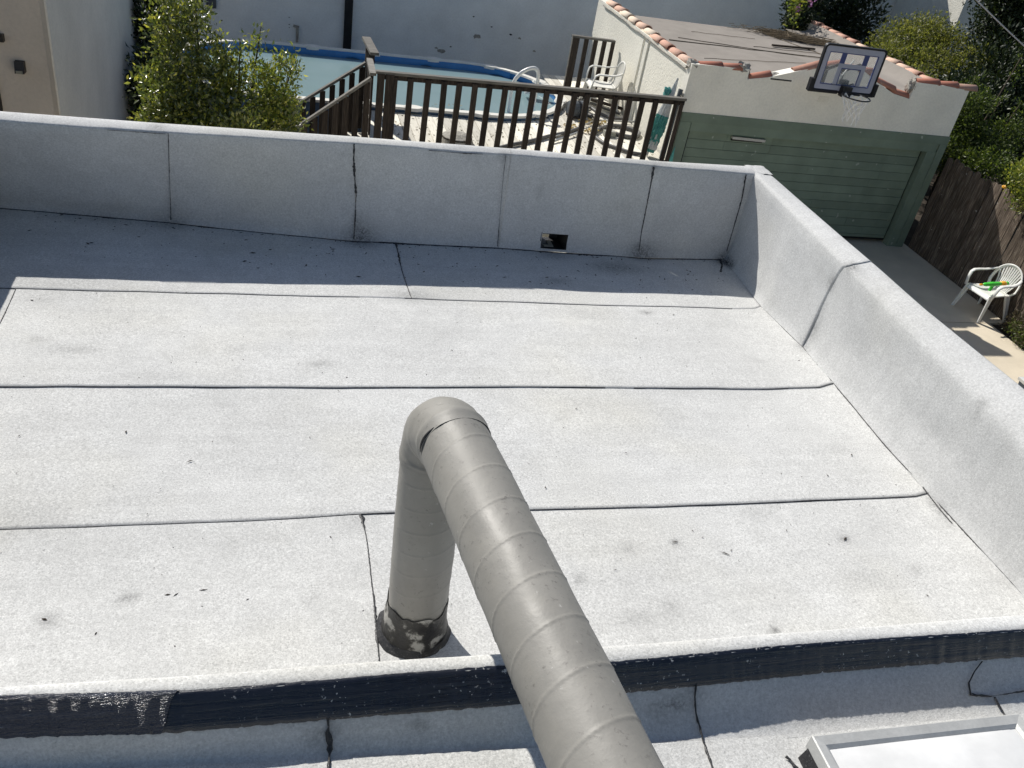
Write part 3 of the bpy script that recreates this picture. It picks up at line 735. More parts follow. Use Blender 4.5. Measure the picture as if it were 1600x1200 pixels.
# ================================================================== 5. ROOF LITTER
def litter():
    mb = MB(); spots = [(230,283,2),(120,280,1.2),(600,283,2.2),(50,470,1.6),(62,468,1.2),(880,670,1),(1330,712,1.2),(852,763,1.4),(1220,742,1.2),(1133,866,2.6),(1142,861,1.2),(1320,843,1.8),(1228,830,1.3),(1055,848,1.8),(961,892,1),(1448,932,1.3),
         (197,676,1.6),(297,722,1.6),(318,924,1.6),(262,931,2),(275,931,2),(70,970,1.8),(150,992,1),(200,505,1),(1052,494,1.2),(845,445,1.6),(862,444,1.4),(1125,425,2.4),(1000,440,1),(905,400,1.5),(1080,400,1.4),(700,420,1),(560,433,2.2),(520,398,1.2),
         (640,388,1.4),(650,388,1),(225,365,2.6),(110,400,1),(262,417,1.3),(265,382,1),(350,382,1.3),(395,396,2.4),(1000,560,1),(900,640,1),(380,563,1),(1292,745,1.5),(1395,985,1.6),(1228,1002,1.8)]
    for x, y, s in spots:
        p = onz(x, y); 
        if p.y > 5.3: continue
        mb_twig(mb, p, s*.0048)
    for _ in range(260):
        x = random.uniform(-1.5, 3.15); y = 5.25-3.2*random.random()**.8; mb_twig(mb, Vector((x, y, 0)), random.choice((.0015, .002, .0025, .003, .004)))
    for _ in range(170):
        x = random.uniform(-1.5, 3.15); mb_twig(mb, Vector((x, interp(baseF, x)-random.random()**2*.5-.03, 0)), random.choice((.004, .006, .009)))
    tag(mb.build('roof_litter', M['twig'], None, False), kind='stuff')
def mb_twig(mb, p, s):
    z = hgt(p.x, p.y)+.0068; a = random.random()*6.28; l = s*random.uniform(.7, 2.2); w_ = s*random.uniform(.25, .7)
    d = Vector((math.cos(a), math.sin(a), 0)); e = Vector((-d.y, d.x, 0)); c = Vector((p.x, p.y, z))
    mb.add([c-d*l, c-e*w_+Vector((0,0,.001)), c+d*l, c+e*w_+Vector((0,0,.001)), c+Vector((0,0,.0015+s*.18)), c-Vector((0,0,.002))], [(0,1,4),(1,2,4),(2,3,4),(3,0,4),(1,0,5),(2,1,5),(3,2,5),(0,3,5)])
litter()

# ================================================================== 6. DECK, FENCES, STAIRS
ZD = -1.78; XD0, XD1 = 1.30, 6.02
PCX0, PCX1, PCY, PR_ = -.12, 3.42, 15.33, 1.53          # pool: straight sides with round ends
def pool_front(x, r=PR_):
    if x < PCX0: d = x-PCX0
    elif x > PCX1: d = x-PCX1
    else: return PCY-r
    return PCY-math.sqrt(max(0, r*r-d*d)) if abs(d) < r else None
DK = thing('pool_deck', (3.6, 13.5, ZD), 'sun bleached wooden deck between the pool and the dark railing', 'deck')
x = XD0; k = 0
while x < XD1-.02:
    x1 = min(x+.138, XD1); xc = (x+x1)/2; rr = PR_+.03
    pf = pool_front(xc, rr); ye = (pf if pf else 16.9)-.01
    segs = [(12.42, ye)] if ye < 15.2 else [(12.42, 14.4+.3*(k % 3)), (14.41+.3*(k % 3), ye)]
    for a, b in segs:
        mb = MB(); zz = ZD+random.uniform(-.004, .003); mb.box((x+.004, a, zz-.035), (x1-.004, b, zz)); mb.build('plank', M['plank'], DK)
    x += .138; k += 1
mb = MB(); mb.box((XD0, 12.44, ZD-.22), (XD1, 12.49, ZD-.045))
for xx in np.arange(XD0+.1, XD1, .9): mb.box((xx, 12.5, ZD-1.3), (xx+.09, 12.59, ZD-.045))
mb.box((XD0+.03, 12.5, ZD-.16), (XD0+.07, 13.74, ZD-.045))
mb.build('deck_frame', M['baluster'], DK)
mb = MB(); mb.box((XD0, 12.40, ZD-1.3), (XD1, 12.415, ZD-.05)); mb.build('fascia', M['baluster'], DK)

def balusters(root, p0, p1, n, hb, ht, w_=.085, d_=.035, first=.5, mat='baluster', skew=0.0):
    p0, p1 = Vector(p0), Vector(p1); ax = (p1-p0); ax.z = 0; ax.normalize()
    for i in range(n):
        p = p0.lerp(p1, (i+first)/n); j = random.uniform(-.004, .004)
        mb = MB(); a = Vector((p.x, p.y, 0))+ax*j
        zb = p.z+hb; zt_ = p.z+ht; l = ax*(random.uniform(-.006, .006))
        mb.beam(a+Vector((0, 0, zb)), a+l+Vector((0, 0, zt_)), d_, w_, up=ax)
        mb.build('baluster', M[mat], root)
# front railing from stair corner to garage
ZR = -.765
F1 = thing('deck_railing', (1.35, 12.38, ZD), 'long dark brown railing of flat balusters along the front of the pool deck', 'railing', 'dark brown deck railings')
rl, rr_ = ony(590, 110, 12.38), ony(1072, 153, 12.38)
mb = MB(); mb.beam((rl.x-.02, 12.38, rl.z-.02), (rr_.x, 12.38, rr_.z-.02), .085, .038); mb.build('top_rail', M['rail'], F1)
mb = MB(); mb.beam((rl.x, 12.375, rl.z-.075), (rr_.x-.01, 12.375, rr_.z-.075), .03, .07); mb.build('sub_rail', M['baluster'], F1)
pxs = []      # baluster centres measured along the rail
for bx_ in (612,637,663,688,712,736,760,783,805,827,849,871,892,913,935,957,979,1000,1021):
    pxs.append(ony(bx_+3, 140+bx_*.02, 12.36).x)
bm_ = None
for i, X in enumerate(pxs):
    zt_ = lerp(rl.z, rr_.z, (X-rl.x)/(rr_.x-rl.x))-.06
    if bm_ is None:
        mb = MB(); mb.box((-.041, -.018, -1.08), (.041, .018, 0)); bm_ = mb.build('baluster', M['baluster'], F1, local=True); o = bm_; shared = bm_.data
    else: o = link('baluster', shared, F1, None, True)
    o.location = Vector((X+random.uniform(-.008, .008), 12.345, zt_))-F1.location; o.rotation_euler = (random.uniform(-.006, .006), random.uniform(-.014, .014), random.uniform(-.05, .05))
for X, w_ in ((rl.x+.05, .10), (rl.x+.175, .12), (rr_.x-.06, .06), (rr_.x-.16, .05)):
    mb = MB(); mb.box((X-w_/2, 12.33, ZD-.1), (X+w_/2, 12.365, rl.z-.03)); mb.build('post', M['baluster'], F1)
# return across the stair head and far post
F2 = thing('stair_gate', (1.32, 12.9, ZD), 'dark board gate with a hanging latch at the top of the pool stairs', 'gate')
mb = MB(); mb.beam((1.30, 12.43, -.86), (1.32, 13.24, -.875), .09, .04); mb.build('top_rail', M['rail'], F2)
for i in range(6):
    mb = MB(); y = 12.47+.13*i; mb.box((1.29, y, ZD+.04), (1.315, y+.118, -.885)); mb.build('gate_board', M['baluster'], F2)
mb = MB(); pp = [ (1.265, 12.46, -.98-.05*i) for i in range(5)]
for i in range(4): mb.tube([(1.262+.006*(i % 2), 12.50, -1.28-.045*i), (1.262, 12.515+.008*(i % 2), -1.32-.045*i)], .007, 6)
mb.box((1.262, 12.49, -1.30), (1.285, 12.53, -1.24)); mb.box((1.262, 12.49, -1.50), (1.285, 12.52, -1.46)); mb.build('latch_chain', M['steel'], F2)
F3 = thing('deck_end_railing', (1.36, 13.6, ZD), 'short dark railing with pale cap board at the pool edge beyond the stair gate', 'railing', 'dark brown deck railings')
mb = MB(); mb.beam((1.392, 13.27, -.80), (1.33, 14.06, -.775), .13, .04); mb.build('cap_board', M['rail'], F3)
for i in range(6):
    mb = MB(); y = 13.30+.125*i; X = lerp(1.392, 1.33, (y-13.27)/.79); mb.box((X-.015, y, ZD-.3), (X+.012, y+.075, -.82)); mb.build('baluster', M['baluster'], F3)
# stair rails going down to the left
def stair_rail(Y, z0, z1, label, nb, grp):
    t = thing('stair_railing', (1.27, Y, z0), label, 'railing', grp)
    a = Vector((1.275, Y, z0)); b = a+(Vector((.31, Y, z1))-a)*1.45
    mb = MB(); mb.beam(a, b, .075, .035); mb.build('hand_rail', M['rail'], t)
    for i in range(nb):
        p = a.lerp(b, (i+.35)/nb); mb = MB(); mb.box((p.x-.04, Y-.018, p.z-.95), (p.x+.04, Y+.015, p.z-.03)); mb.build('baluster', M['baluster'], t)
    mb = MB(); mb.box((b.x-.045, Y-.045, G), (b.x+.045, Y+.045, b.z-.02)); mb.build('post', M['baluster'], t)
stair_rail(12.40, -.90, -1.66, 'nearer sloping dark brown stair rail left of the gate', 10, 'sloping stair rails')
stair_rail(13.30, -.945, -1.64, 'farther sloping dark brown stair rail in front of the pool', 10, 'sloping stair rails')
ST_ = thing('stair_steps', (.7, 12.85, G), 'wooden steps between the two sloping stair rails', 'stairs')
for i in range(6):
    mb = MB(); z = ZD-.21*(i+1); mb.box((1.02-.27*i, 12.44, z-.04), (1.28-.27*i, 13.27, z)); mb.build('step', M['plank'], ST_)
# side fence piece between pool and garage, at back
F4 = thing('rear_deck_railing', (5.6, 15.8, ZD), 'short dark railing against the far wall behind the white plastic chair', 'railing', 'dark brown deck railings')
mb = MB(); mb.beam((5.17, 15.8, -.775), (6.0, 15.8, -.785), .09, .035); mb.build('top_rail', M['rail'], F4)
for X, w_ in ((5.25, .13), (5.45, .08), (5.63, .08), (5.80, .08), (5.97, .07)):
    mb = MB(); mb.box((X-w_/2, 15.77, ZD-.02), (X+w_/2, 15.80, -.80)); mb.build('baluster', M['baluster'], F4)
mb = MB(); mb.box((5.175, 15.765, ZD-.05), (5.187, 15.81, -.80)); mb.build('edge_strip', M['rail'], F4)

# ================================================================== 7. POOL
PL = thing('pool', (1.3, PCY, G), 'oval above ground pool with white rim, blue liner and still grey green water', 'swimming pool')
def oval(r, n=28):
    pts = []
    for i in range(n+1): a = -math.pi/2+math.pi*i/n; pts.append((PCX1+r*math.cos(a), PCY+r*math.sin(a)))
    for i in range(n+1): a = math.pi/2+math.pi*i/n; pts.append((PCX0+r*math.cos(a), PCY+r*math.sin(a)))
    return pts
def ring(r0, z0, r1, z1, name, mat, wav=0):
    P0, P1 = [], []
    o0, o1 = oval(r0), oval(r1); n0 = len(o0); M_ = 6; v = []
    for k in range(n0):
        for q in range(1 if math.dist(o0[k], o0[(k+1) % n0]) < .5 else 24):
            tt = q/(1 if math.dist(o0[k], o0[(k+1) % n0]) < .5 else 24)
            a = [lerp(o0[k][j], o0[(k+1) % n0][j], tt) for j in (0, 1)]; b = [lerp(o1[k][j], o1[(k+1) % n0][j], tt) for j in (0, 1)]
            wz = wav*nz(a[0], a[1], 0, 2.2)
            v += [(a[0], a[1], z0+wz*0), (b[0], b[1], z1+wz)]
    n = len(v)//2
    return mesh(name, v, [(2*i, 2*i+1, 2*((i+1) % n)+1, 2*((i+1) % n)) for i in range(n)], mat, PL)
ZP = -1.70; ZW = ZP-.12
ring(PR_+.02, ZP-.01, PR_+.02, G, 'pool_wall', M['pool_wall'])
ring(PR_-.055, ZP-.008, PR_-.05, ZW-.6, 'liner', M['liner'])
# rim in separate top rails with connector caps
def stad(s, r):          # arclength walk round the oval
    L1 = PCX1-PCX0; La = math.pi*r; T = 2*L1+2*La; s %= T
    if s < L1: return Vector((PCX0+s, PCY-r, 0)), Vector((0, -1, 0))
    s -= L1
    if s < La: a = -math.pi/2+s/r; return Vector((PCX1+r*math.cos(a), PCY+r*math.sin(a), 0)), Vector((math.cos(a), math.sin(a), 0))
    s -= La
    if s < L1: return Vector((PCX1-s, PCY+r, 0)), Vector((0, 1, 0))
    s -= L1; a = math.pi/2+s/r; return Vector((PCX0+r*math.cos(a), PCY+r*math.sin(a), 0)), Vector((math.cos(a), math.sin(a), 0))
TT = 2*(PCX1-PCX0)+2*math.pi*PR_; NR = 15
for k in range(NR):
    s0, s1 = TT*k/NR+.02, TT*(k+1)/NR-.02; mb = MB(); v = []
    for i in range(9):
        p, n_ = stad(lerp(s0, s1, i/8), PR_); c = p+Vector((0, 0, ZP))
        v += [c+n_*.06+Vector((0,0,-.03)), c+n_*.055+Vector((0,0,.008)), c-n_*.06+Vector((0,0,.010)), c-n_*.075+Vector((0,0,-.02))]
    mb.add(v, [(0,1,2,3), (35,34,33,32)]+[(i*4+j, i*4+(j+1) % 4, i*4+4+(j+1) % 4, i*4+4+j) for i in range(8) for j in range(4)])
    mb.build('top_rail', M['rim_white'], PL)
    p, n_ = stad(TT*k/NR, PR_); tn = Vector((-n_.y, n_.x, 0)); c = p+Vector((0, 0, ZP))
    mb = MB(); v = []
    for q in range(10):
        a = 2*math.pi*q/10; v.append(c+tn*(.15*math.cos(a))+n_*(.10*math.sin(a))+Vector((0, 0, .016)))
    for q in range(10):
        a = 2*math.pi*q/10; v.append(c+tn*(.18*math.cos(a))+n_*(.12*math.sin(a))+Vector((0, 0, -.03)))
    mb.add(v, [tuple(range(10)), tuple(range(19, 9, -1))]+[(q, (q+1) % 10, 10+(q+1) % 10, 10+q) for q in range(10)]); mb.build('rim_cap', M['rim_white'], PL)
# loose folds of liner hanging over the back wall
for (a0, a1, d_) in ((-1.6, 2.2, .09), (2.0, 4.3, .12)):
    v = []; n = 60
    for i in range(n+1):
        x = lerp(a0, a1, i/n); y = 2*PCY-pool_front(max(-2.1, min(4.8, x)), PR_-.075) if pool_front(x, PR_-.075) else PCY
        dz = .04+d_*abs(math.sin(x*2.3))+.02*nz(x, 0, 0, 5)
        v += [(x, y-.005, ZP-.012), (x, y-.03, ZP-.05-dz*.3), (x, y-.02, ZP-.05-dz)]
    mesh('liner_fold', v, [(3*i+j, 3*i+j+1, 3*i+4+j, 3*i+3+j) for i in range(n) for j in range(2)], M['liner'], PL, True)
ov = oval(PR_-.056); n = len(ov)
wo = mesh('water', [(x, y, ZW) for x, y in ov]+[(1.3, PCY, ZW)], [(i, (i+1) % n, n) for i in range(n)], M['water'], None); tag(wo, kind='structure')
# skimmer-like pale bag on the rim at the left back
HR = thing('pool_handrail', (4.05, 14.3, ZD), 'white bent tube handrail arching over the right end of the pool', 'handrail')
mb = MB()
pts = [ony(793,182,14.4), ony(797,155,14.4), ony(800,134,14.4), ony(806,122,14.4), ony(815,113,14.4), ony(826,107.5,14.4), ony(835,106,14.4), ony(840,110,14.4), ony(841.5,118,14.4), ony(839,134,14.4), ony(834,160,14.4), ony(831,180,14.4)]
sm = []
for i in range(len(pts)-1):
    for q in range(4): sm.append(pts[i].lerp(pts[i+1], q/4))
sm.append(pts[-1]); sm = [sm[0]]+[(sm[i-1]+sm[i]*2+sm[i+1])/4 for i in range(1, len(sm)-1)]+[sm[-1]]
mb.tube(sm, .032, 10); mb.build('bent_tube', M['white_plastic'], HR, True)
for p in (pts[0], pts[-1]):
    mb = MB(); mb.tube([p+Vector((0,0,-.02)), p+Vector((0,0,.03))], [.06, .045], 12); mb.build('foot_collar', M['cream_plastic'], HR)
p = ony(832, 127, 15.3); mb = MB(); mb.tube([(p.x-.1, 15.35, ZP-.02), (p.x+.1, 15.33, ZP+.03), (p.x+.42, 15.25, ZP+.02)], [.11, .12, .05], 12, flat=.35)
tag(mb.build('pool_end_cap', M['white_plastic']), 'rounded white plastic cap lying on the right end of the pool rim', 'pool cap')

# ================================================================== 8. GARAGE
GX0, GX1, GY0, GY1 = 6.08, 11.13, 12.58, 17.4; ZRf = -.50
GA = thing('garage', (8.6, 14.8, G), 'cream stucco garage with green tilt up door and terracotta tiles along its stepped parapet', 'garage')
out = [(6.08,-.29),(7.05,-.28),(7.06,-.43),(7.40,-.37),(7.80,-.25),(8.21,-.13),(8.54,-.075),(8.95,-.075),(9.34,-.26),(9.72,-.41),(10.06,-.47),(10.07,-.20),(10.6,-.20),(11.13,-.235)]
mb = MB(); n = len(out); v = []
for yy in (GY0, GY0+.20):
    v += [(x, yy, z) for x, z in out]+[(x, yy, -1.018) for x, z in out]
f = []
for i in range(n-1): f += [(i, i+1, n+i+1, n+i), (2*n+i, 3*n+i, 3*n+i+1, 2*n+i+1), (i, 2*n+i, 2*n+i+1, i+1), (n+i, n+i+1, 3*n+i+1, 3*n+i)]
f += [(0, n, 3*n, 2*n), (n-1, 3*n-1, 4*n-1, 2*n-1)]
mb.add(v, f); mb.build('front_wall', M['frieze'], GA)
mb = MB(); mb.box((GX0, GY0+.203, G), (GX0+.20, 17.35, -.36)); mb.build('side_wall', M['stucco'], GA)
mb = MB(); mb.box((GX0+.002, GY0+.05, G), (GX0+.16, GY0+.20, -1.02)); mb.build('corner_pier', M['stucco'], GA)
mb = MB(); mb.box((GX1-.20, GY0+.203, G), (GX1, 17.75, -.36)); mb.build('side_wall', M['wall_grey'], GA)
mb = MB(); mb.box((GX0+.203, 16.5, G), (GX1-.203, 16.7, ZRf-.10)); mb.build('rear_wall', M['stucco'], GA)
v = []; nx, ny = 50, 36
for j in range(ny+1):
    for i in range(nx+1):
        x, y = lerp(GX0+.19, GX1-.19, i/nx), lerp(GY0+.19, 16.86 if i < nx*.86 else 17.4, j/ny)
        z = ZRf+.012*nz(x, y, 0, .9)
        ex_ = max(0, (x-(GX1-.45))/.26); z += .17*min(1, ex_)**2 
        v.append((x, y, z))
mesh('roof_sheet', v, [(j*(nx+1)+i, j*(nx+1)+i+1, (j+1)*(nx+1)+i+1, (j+1)*(nx+1)+i) for j in range(ny) for i in range(nx)], M['garage_roof'], GA, True)
# green trim and door
mb = MB(); mb.box((6.13, GY0-.012, -1.165), (11.16, GY0+.10, -1.02)); mb.build('header_board', M['green'], GA)
mb = MB(); mb.box((6.33, GY0+.004, -1.31), (11.00, GY0+.10, -1.169)); mb.build('header_board', M['green'], GA)
mb = MB(); mb.box((6.13, GY0-.010, G), (6.315, GY0+.10, -1.169)); mb.build('door_jamb', M['green'], GA)
mb = MB(); mb.box((11.02, GY0-.010, G), (11.16, GY0+.15, -1.169)); mb.build('door_jamb', M['green'], GA)
mb = MB(); mb.box((10.83, GY0+.002, G), (11.016, GY0+.14, -1.312)); mb.build('door_jamb', M['green'], GA)
mb = MB(); mb.box((6.33, GY0+.16, G+.05), (10.86, GY0+.19, -1.30)); mb.build('door_backing', M['dark_metal'], GA)
zb = -1.315; row = 0
while zb > -2.97:
    z1_ = max(zb-.148, -3.0); cuts = [6.37]
    for c in sorted([6.37+random.uniform(.7, 4.0) for _ in range(2)] if row > 1 else [7.08 if row < 1 else 7.05, 7.9]): 
        if c-cuts[-1] > .5: cuts.append(c)
    cuts.append(10.79)
    for a, b in zip(cuts, cuts[1:]):
        mb = MB(); dy = random.uniform(0, .005); mb.box((a+.0015, GY0+.105+dy, z1_+.005), (b-.0015, GY0+.15, zb-.001)); mb.build('door_board', M['green'], GA)
    zb = z1_; row += 1
mb = MB(); mb.beam((7.14, GY0+.075, -1.375), (7.74, GY0+.075, -1.385), .05, .04); mb.box((7.16, GY0+.08, -1.40), (7.20, GY0+.105, -1.36)); mb.box((7.68, GY0+.08, -1.40), (7.72, GY0+.105, -1.36)); mb.build('door_handle', M['steel'], GA)
mb = MB(); mb.box((7.14, GY0+.07, -1.425), (7.70, GY0+.10, -1.402)); mb.build('weather_strip', M['dark_metal'], GA)
mb = MB(); mb.box((6.33, GY0+.02, G), (6.345, GY0+.15, -1.32)); mb.build('door_gap_shade', M['black'], GA)  # solid black strip standing in for the shade inside the gap
# small pale patch on front wall under hoop
a, b = ony(1280,150,12.577), ony(1292,158,12.577); mb = MB(); mb.box((a.x, 12.572, b.z-.02), (b.x+.02, 12.579, a.z)); mb.build('paint_patch', M['stucco'], GA)
# barrel tiles
def tile_mesh(L_t, r0, r1):
    v = []; ns, nl = 9, 2
    for i in range(nl+1):
        for q in range(ns+1):
            a = math.pi*(-.04+1.08*q/ns); r = lerp(r0, r1, i/nl); v.append((lerp(0, L_t, i/nl), r*math.cos(a), r*math.sin(a)*.85))
    k = len(v)
    for i in range(nl+1):
        for q in range(ns+1):
            a = math.pi*(-.04+1.08*q/ns); r = lerp(r0, r1, i/nl)-.014; v.append((lerp(0, L_t, i/nl), r*math.cos(a), r*math.sin(a)*.85))
    f = [(i*(ns+1)+q, i*(ns+1)+q+1, (i+1)*(ns+1)+q+1, (i+1)*(ns+1)+q) for i in range(nl) for q in range(ns)]
    f += [(k+i*(ns+1)+q, k+(i+1)*(ns+1)+q, k+(i+1)*(ns+1)+q+1, k+i*(ns+1)+q+1) for i in range(nl) for q in range(ns)]
    for q in range(ns): f += [(q, k+q, k+q+1, q+1), (nl*(ns+1)+q, nl*(ns+1)+q+1, k+nl*(ns+1)+q+1, k+nl*(ns+1)+q)]
    for i in range(nl):
        for q in (0, ns): f.append((i*(ns+1)+q, (i+1)*(ns+1)+q, k+(i+1)*(ns+1)+q, k+i*(ns+1)+q))
    me = bpy.data.meshes.new('roof_tile'); me.from_pydata(v, [], f); me.update(); fix_normals(me)
    me.polygons.foreach_set('use_smooth', [True]*len(me.polygons)); me.shade_smooth(); return me
def tmesh(mat): 
    me = tile_mesh(.42, .078, .088); me.materials.append(mat)
    for p in me.polygons: p.use_smooth = abs(p.normal.x) < .7
    return me
TMa, TMb = tmesh(M['tile']), tmesh(M['tile_red'])
def lay(p0, p1, me, pitch=.36, jit=1.0, flip=False):
    p0, p1 = Vector(p0), Vector(p1); L = (p1-p0).length; n = max(1, round(L/pitch)); d = (p1-p0)/n
    for i in range(n):
        o = link('roof_tile', me, GA, None, True)
        q = p0+d*i; e = d.normalized(); 
        if flip: q = p0+d*(i+1); e = -e
        yaw = math.atan2(e.y, e.x)+random.uniform(-.05, .05)*jit; pitchA = -math.asin(max(-1, min(1, e.z)))-.05+random.uniform(-.02, .02)*jit
        o.location = q+Vector((0, 0, random.uniform(-.006, .008)*jit))-GA.location
        o.rotation_euler = (random.uniform(-.06, .06)*jit, pitchA, yaw); s = d.length/.36
        o.scale = (s, 1, 1)
lay((6.17, 16.95, -.365), (6.17, 12.86, -.365), TMa, .40)
lay((11.03, 17.7, -.38), (11.03, 12.72, -.37), TMa, .36)
yt = GY0+.09
lay((6.22, yt, -.325), (6.88, yt, -.315), TMb, .36)
lay((7.10, yt, -.44), (7.42, yt, -.39), TMb, .34); lay((7.84, yt, -.27), (8.22, yt, -.16), TMb, .36); lay((8.24, yt, -.15), (8.60, yt, -.10), TMb, .36)
lay((9.20, yt, -.21), (9.66, yt, -.385), TMb, .40); lay((9.66, yt, -.385), (10.02, yt, -.475), TMb, .36)
lay((10.10, yt, -.225), (11.22, yt, -.245), TMb, .37)
lay((8.62, yt, -.10), (9.20, yt, -.17), TMb, .36)
def blob(name, c, r, mat, parent, sx=1, sy=1, sz=1, rough=.3, seed=0):
    v = []; f = []; a_n, b_n = 10, 7
    for j in range(b_n+1):
        for i in range(a_n):
            th = 2*math.pi*i/a_n; ph = math.pi*j/b_n; d = Vector((math.sin(ph)*math.cos(th), math.sin(ph)*math.sin(th), math.cos(ph)))
            k = 1+rough*nz(d.x+seed, d.y, d.z, 2.4); v.append((c[0]+d.x*r*sx*k, c[1]+d.y*r*sy*k, c[2]+d.z*r*sz*k))
    f = [(j*a_n+i, j*a_n+(i+1) % a_n, (j+1)*a_n+(i+1) % a_n, (j+1)*a_n+i) for j in range(b_n) for i in range(a_n)]
    return mesh(name, v, f, mat, parent)
blob('mortar', (6.98, yt, -.30), .10, M['mortar'], GA, 1.3, 1, .8, .8, 1); blob('mortar', (7.60, yt, -.36), .10, M['mortar'], GA, 2.0, .8, .5, .5, 2)
blob('mortar', (10.06, yt, -.28), .09, M['mortar'], GA, .7, 1, 1.4, .9, 3); blob('mortar', (6.14, yt+.03, -.33), .085, M['mortar'], GA, 1, 1.3, .8, .9, 4)
mb = MB(); mb.box((7.45, GY0-.004, -.395), (7.82, GY0+.10, -.375)); mb.build('flashing', M['dark_metal'], GA)
# conduit lines on the side wall and cable along the roof edge
mb = MB(); p = onx(1007, 40, GX0-.01)
mb.tube([(GX0-.012, 14.62, -.42), (GX0-.012, 14.62, ZD)], .010, 6); mb.tube([(GX0-.012, 14.38, -.42), (GX0-.012, 14.38, ZD)], .014, 6); mb.build('wall_conduit', M['stucco'], GA)
mb = MB(); mb.tube([(GX0-.02, y, -.40+.02*nz(y, 0, 0, 2)) for y in np.arange(12.75, 17, .2)], .012, 6); mb.build('edge_cable', M['mortar'], GA)
# cables and litter lying on the garage roof
for a, b, r_ in (((1045,63),(1290,92),.009), ((1060,60),(1235,86),.006), ((1176,73),(1290,86),.005), ((1100,92),(1260,100),.004), ((1080,50),(1180,62),.004), ((1190,52),(1290,88),.006)):
    A_, B_ = onz(*a, ZRf), onz(*b, ZRf); 
    mb = MB(); mb.tube([A_.lerp(B_, i/10)+Vector((0, .05*nz(i*.7, r_*900, 0), .012)) for i in range(11)], r_, 5)
    mb.build('roof_cable', M['brown_straw'])
A_, B_ = onz(1206, 73, ZRf), onz(1272, 79, ZRf); mb = MB(); mb.beam(A_+Vector((0,0,.03)), B_+Vector((0,0,.03)), .05, .03)
tag(mb.build('dark_stick', M['twig']), 'dark stick lying across the garage roof below the straw heap', 'stick')
mb = MB(); c = onz(1240, 62, ZRf)
for i in range(900):
    a = random.gauss(0, 1); b_ = random.gauss(0, 1); p = c+Vector((a*.42+.1, b_*.14-a*.12, .03+abs(random.gauss(0, .03)))); th = random.gauss(-.25, .5)
    d = Vector((math.cos(th), math.sin(th), random.uniform(-.15, .15)))*random.uniform(.04, .16); mb.beam(p-d, p+d, .008, .006)
tag(mb.build('straw_heap', M['brown_straw'], None, False, False), 'brown heap of dry palm straw on the garage roof by the back wall', 'debris', kind='stuff')

# ================================================================== 9. BASKETBALL HOOP
HY = 12.18
BH = thing('basketball_hoop', (8.5, HY, -.05), 'clear basketball backboard with dark padded border and rim fixed above the green door', 'basketball hoop')
X0, X1, Z0, Z1 = 7.955, 9.01, -.375, .30
def rrect(x0, x1, z0, z1, r, n=5):
    P = []
    for cx, cz, a0 in ((x1-r, z1-r, 0), (x0+r, z1-r, 90), (x0+r, z0+r, 180), (x1-r, z0+r, 270)):
        for i in range(n+1): a = R(a0+90*i/n); P.append((cx+r*math.cos(a), cz+r*math.sin(a)))
    return P
def frame(name, po, pi, y0, y1, mat):
    n = len(po); v = [(x, y0, z) for x, z in po]+[(x, y0, z) for x, z in pi]+[(x, y1, z) for x, z in po]+[(x, y1, z) for x, z in pi]; f = []
    for i in range(n):
        j = (i+1) % n; f += [(i, j, n+j, n+i), (2*n+i, 3*n+i, 3*n+j, 2*n+j), (i, 2*n+i, 2*n+j, j), (n+i, n+j, 3*n+j, 3*n+i)]
    return mesh(name, v, f, mat, BH)
frame('black_edge', rrect(X0-.014, X1+.014, Z0-.014, Z1+.014, .06), rrect(X0+.014, X1-.014, Z0+.014, Z1-.014, .045), HY-.022, HY+.03, M['black'])
frame('grey_border', rrect(X0+.015, X1-.015, Z0+.015, Z1-.015, .045), rrect(X0+.095, X1-.095, Z0+.095, Z1-.095, .01), HY-.014, HY+.012, M['board_grey'])
frame('inner_line', rrect(X0+.096, X1-.096, Z0+.096, Z1-.096, .01), rrect(X0+.108, X1-.108, Z0+.108, Z1-.108, .008), HY-.012, HY+.012, M['board_blue'])
mb = MB(); mb.box((X0+.09, HY-.003, Z0+.09), (X1-.09, HY+.003, Z1-.09)); mb.build('clear_panel', M['glass'], BH)
tx0, tx1, tz0, tz1 = 8.27, 8.75, -.345, .045
frame('target_border', rrect(tx0, tx1, tz0, tz1, .01), rrect(tx0+.065, tx1-.065, tz0+.065, tz1-.06, .006), HY-.012, HY-.005, M['board_grey'])
frame('target_line', rrect(tx0+.066, tx1-.066, tz0+.066, tz1-.061, .006), rrect(tx0+.080, tx1-.080, tz0+.080, tz1-.075, .005), HY-.011, HY-.005, M['board_blue'])
for a in (8.27, 8.665):
    mb = MB(); mb.box((a, HY-.011, tz1+.002), (a+.085, HY-.004, Z1-.097)); mb.build('blue_stripe', M['board_blue'], BH)
# padding along the lower edge and corners
for s_, xa_, xb_ in ((-1, X0-.055, 8.40), (1, 8.62, X1+.045)):
    mb = MB(); mb.beam((xa_ if s_ < 0 else xa_, HY, Z0-.005), (xb_, HY, Z0-.005), .06, .055, bev=.015); mb.build('lower_pad', M['black'], BH)
    xe = X0-.045 if s_ < 0 else X1+.035
    mb = MB(); mb.beam((xe, HY, Z0-.02), (xe, HY, Z0+.17), .06, .075, up=(0, 1, 0)); mb.build('corner_pad', M['black'], BH)
mb = MB(); mb.box((8.43, HY-.11, -.42), (8.59, HY-.014, -.27)); mb.box((8.45, HY+.014, -.40), (8.57, HY+.09, -.20)); mb.build('rim_bracket', M['dark_metal'], BH)
rc = Vector((8.54, HY-.33, -.345)); rr2 = .215
mb = MB(); mb.tube([rc+Vector((rr2*math.cos(a), rr2*math.sin(a), 0)) for a in np.linspace(0, 2*math.pi, 33)], .010, 6, False); mb.build('rim', M['dark_metal'], BH)
mb = MB()
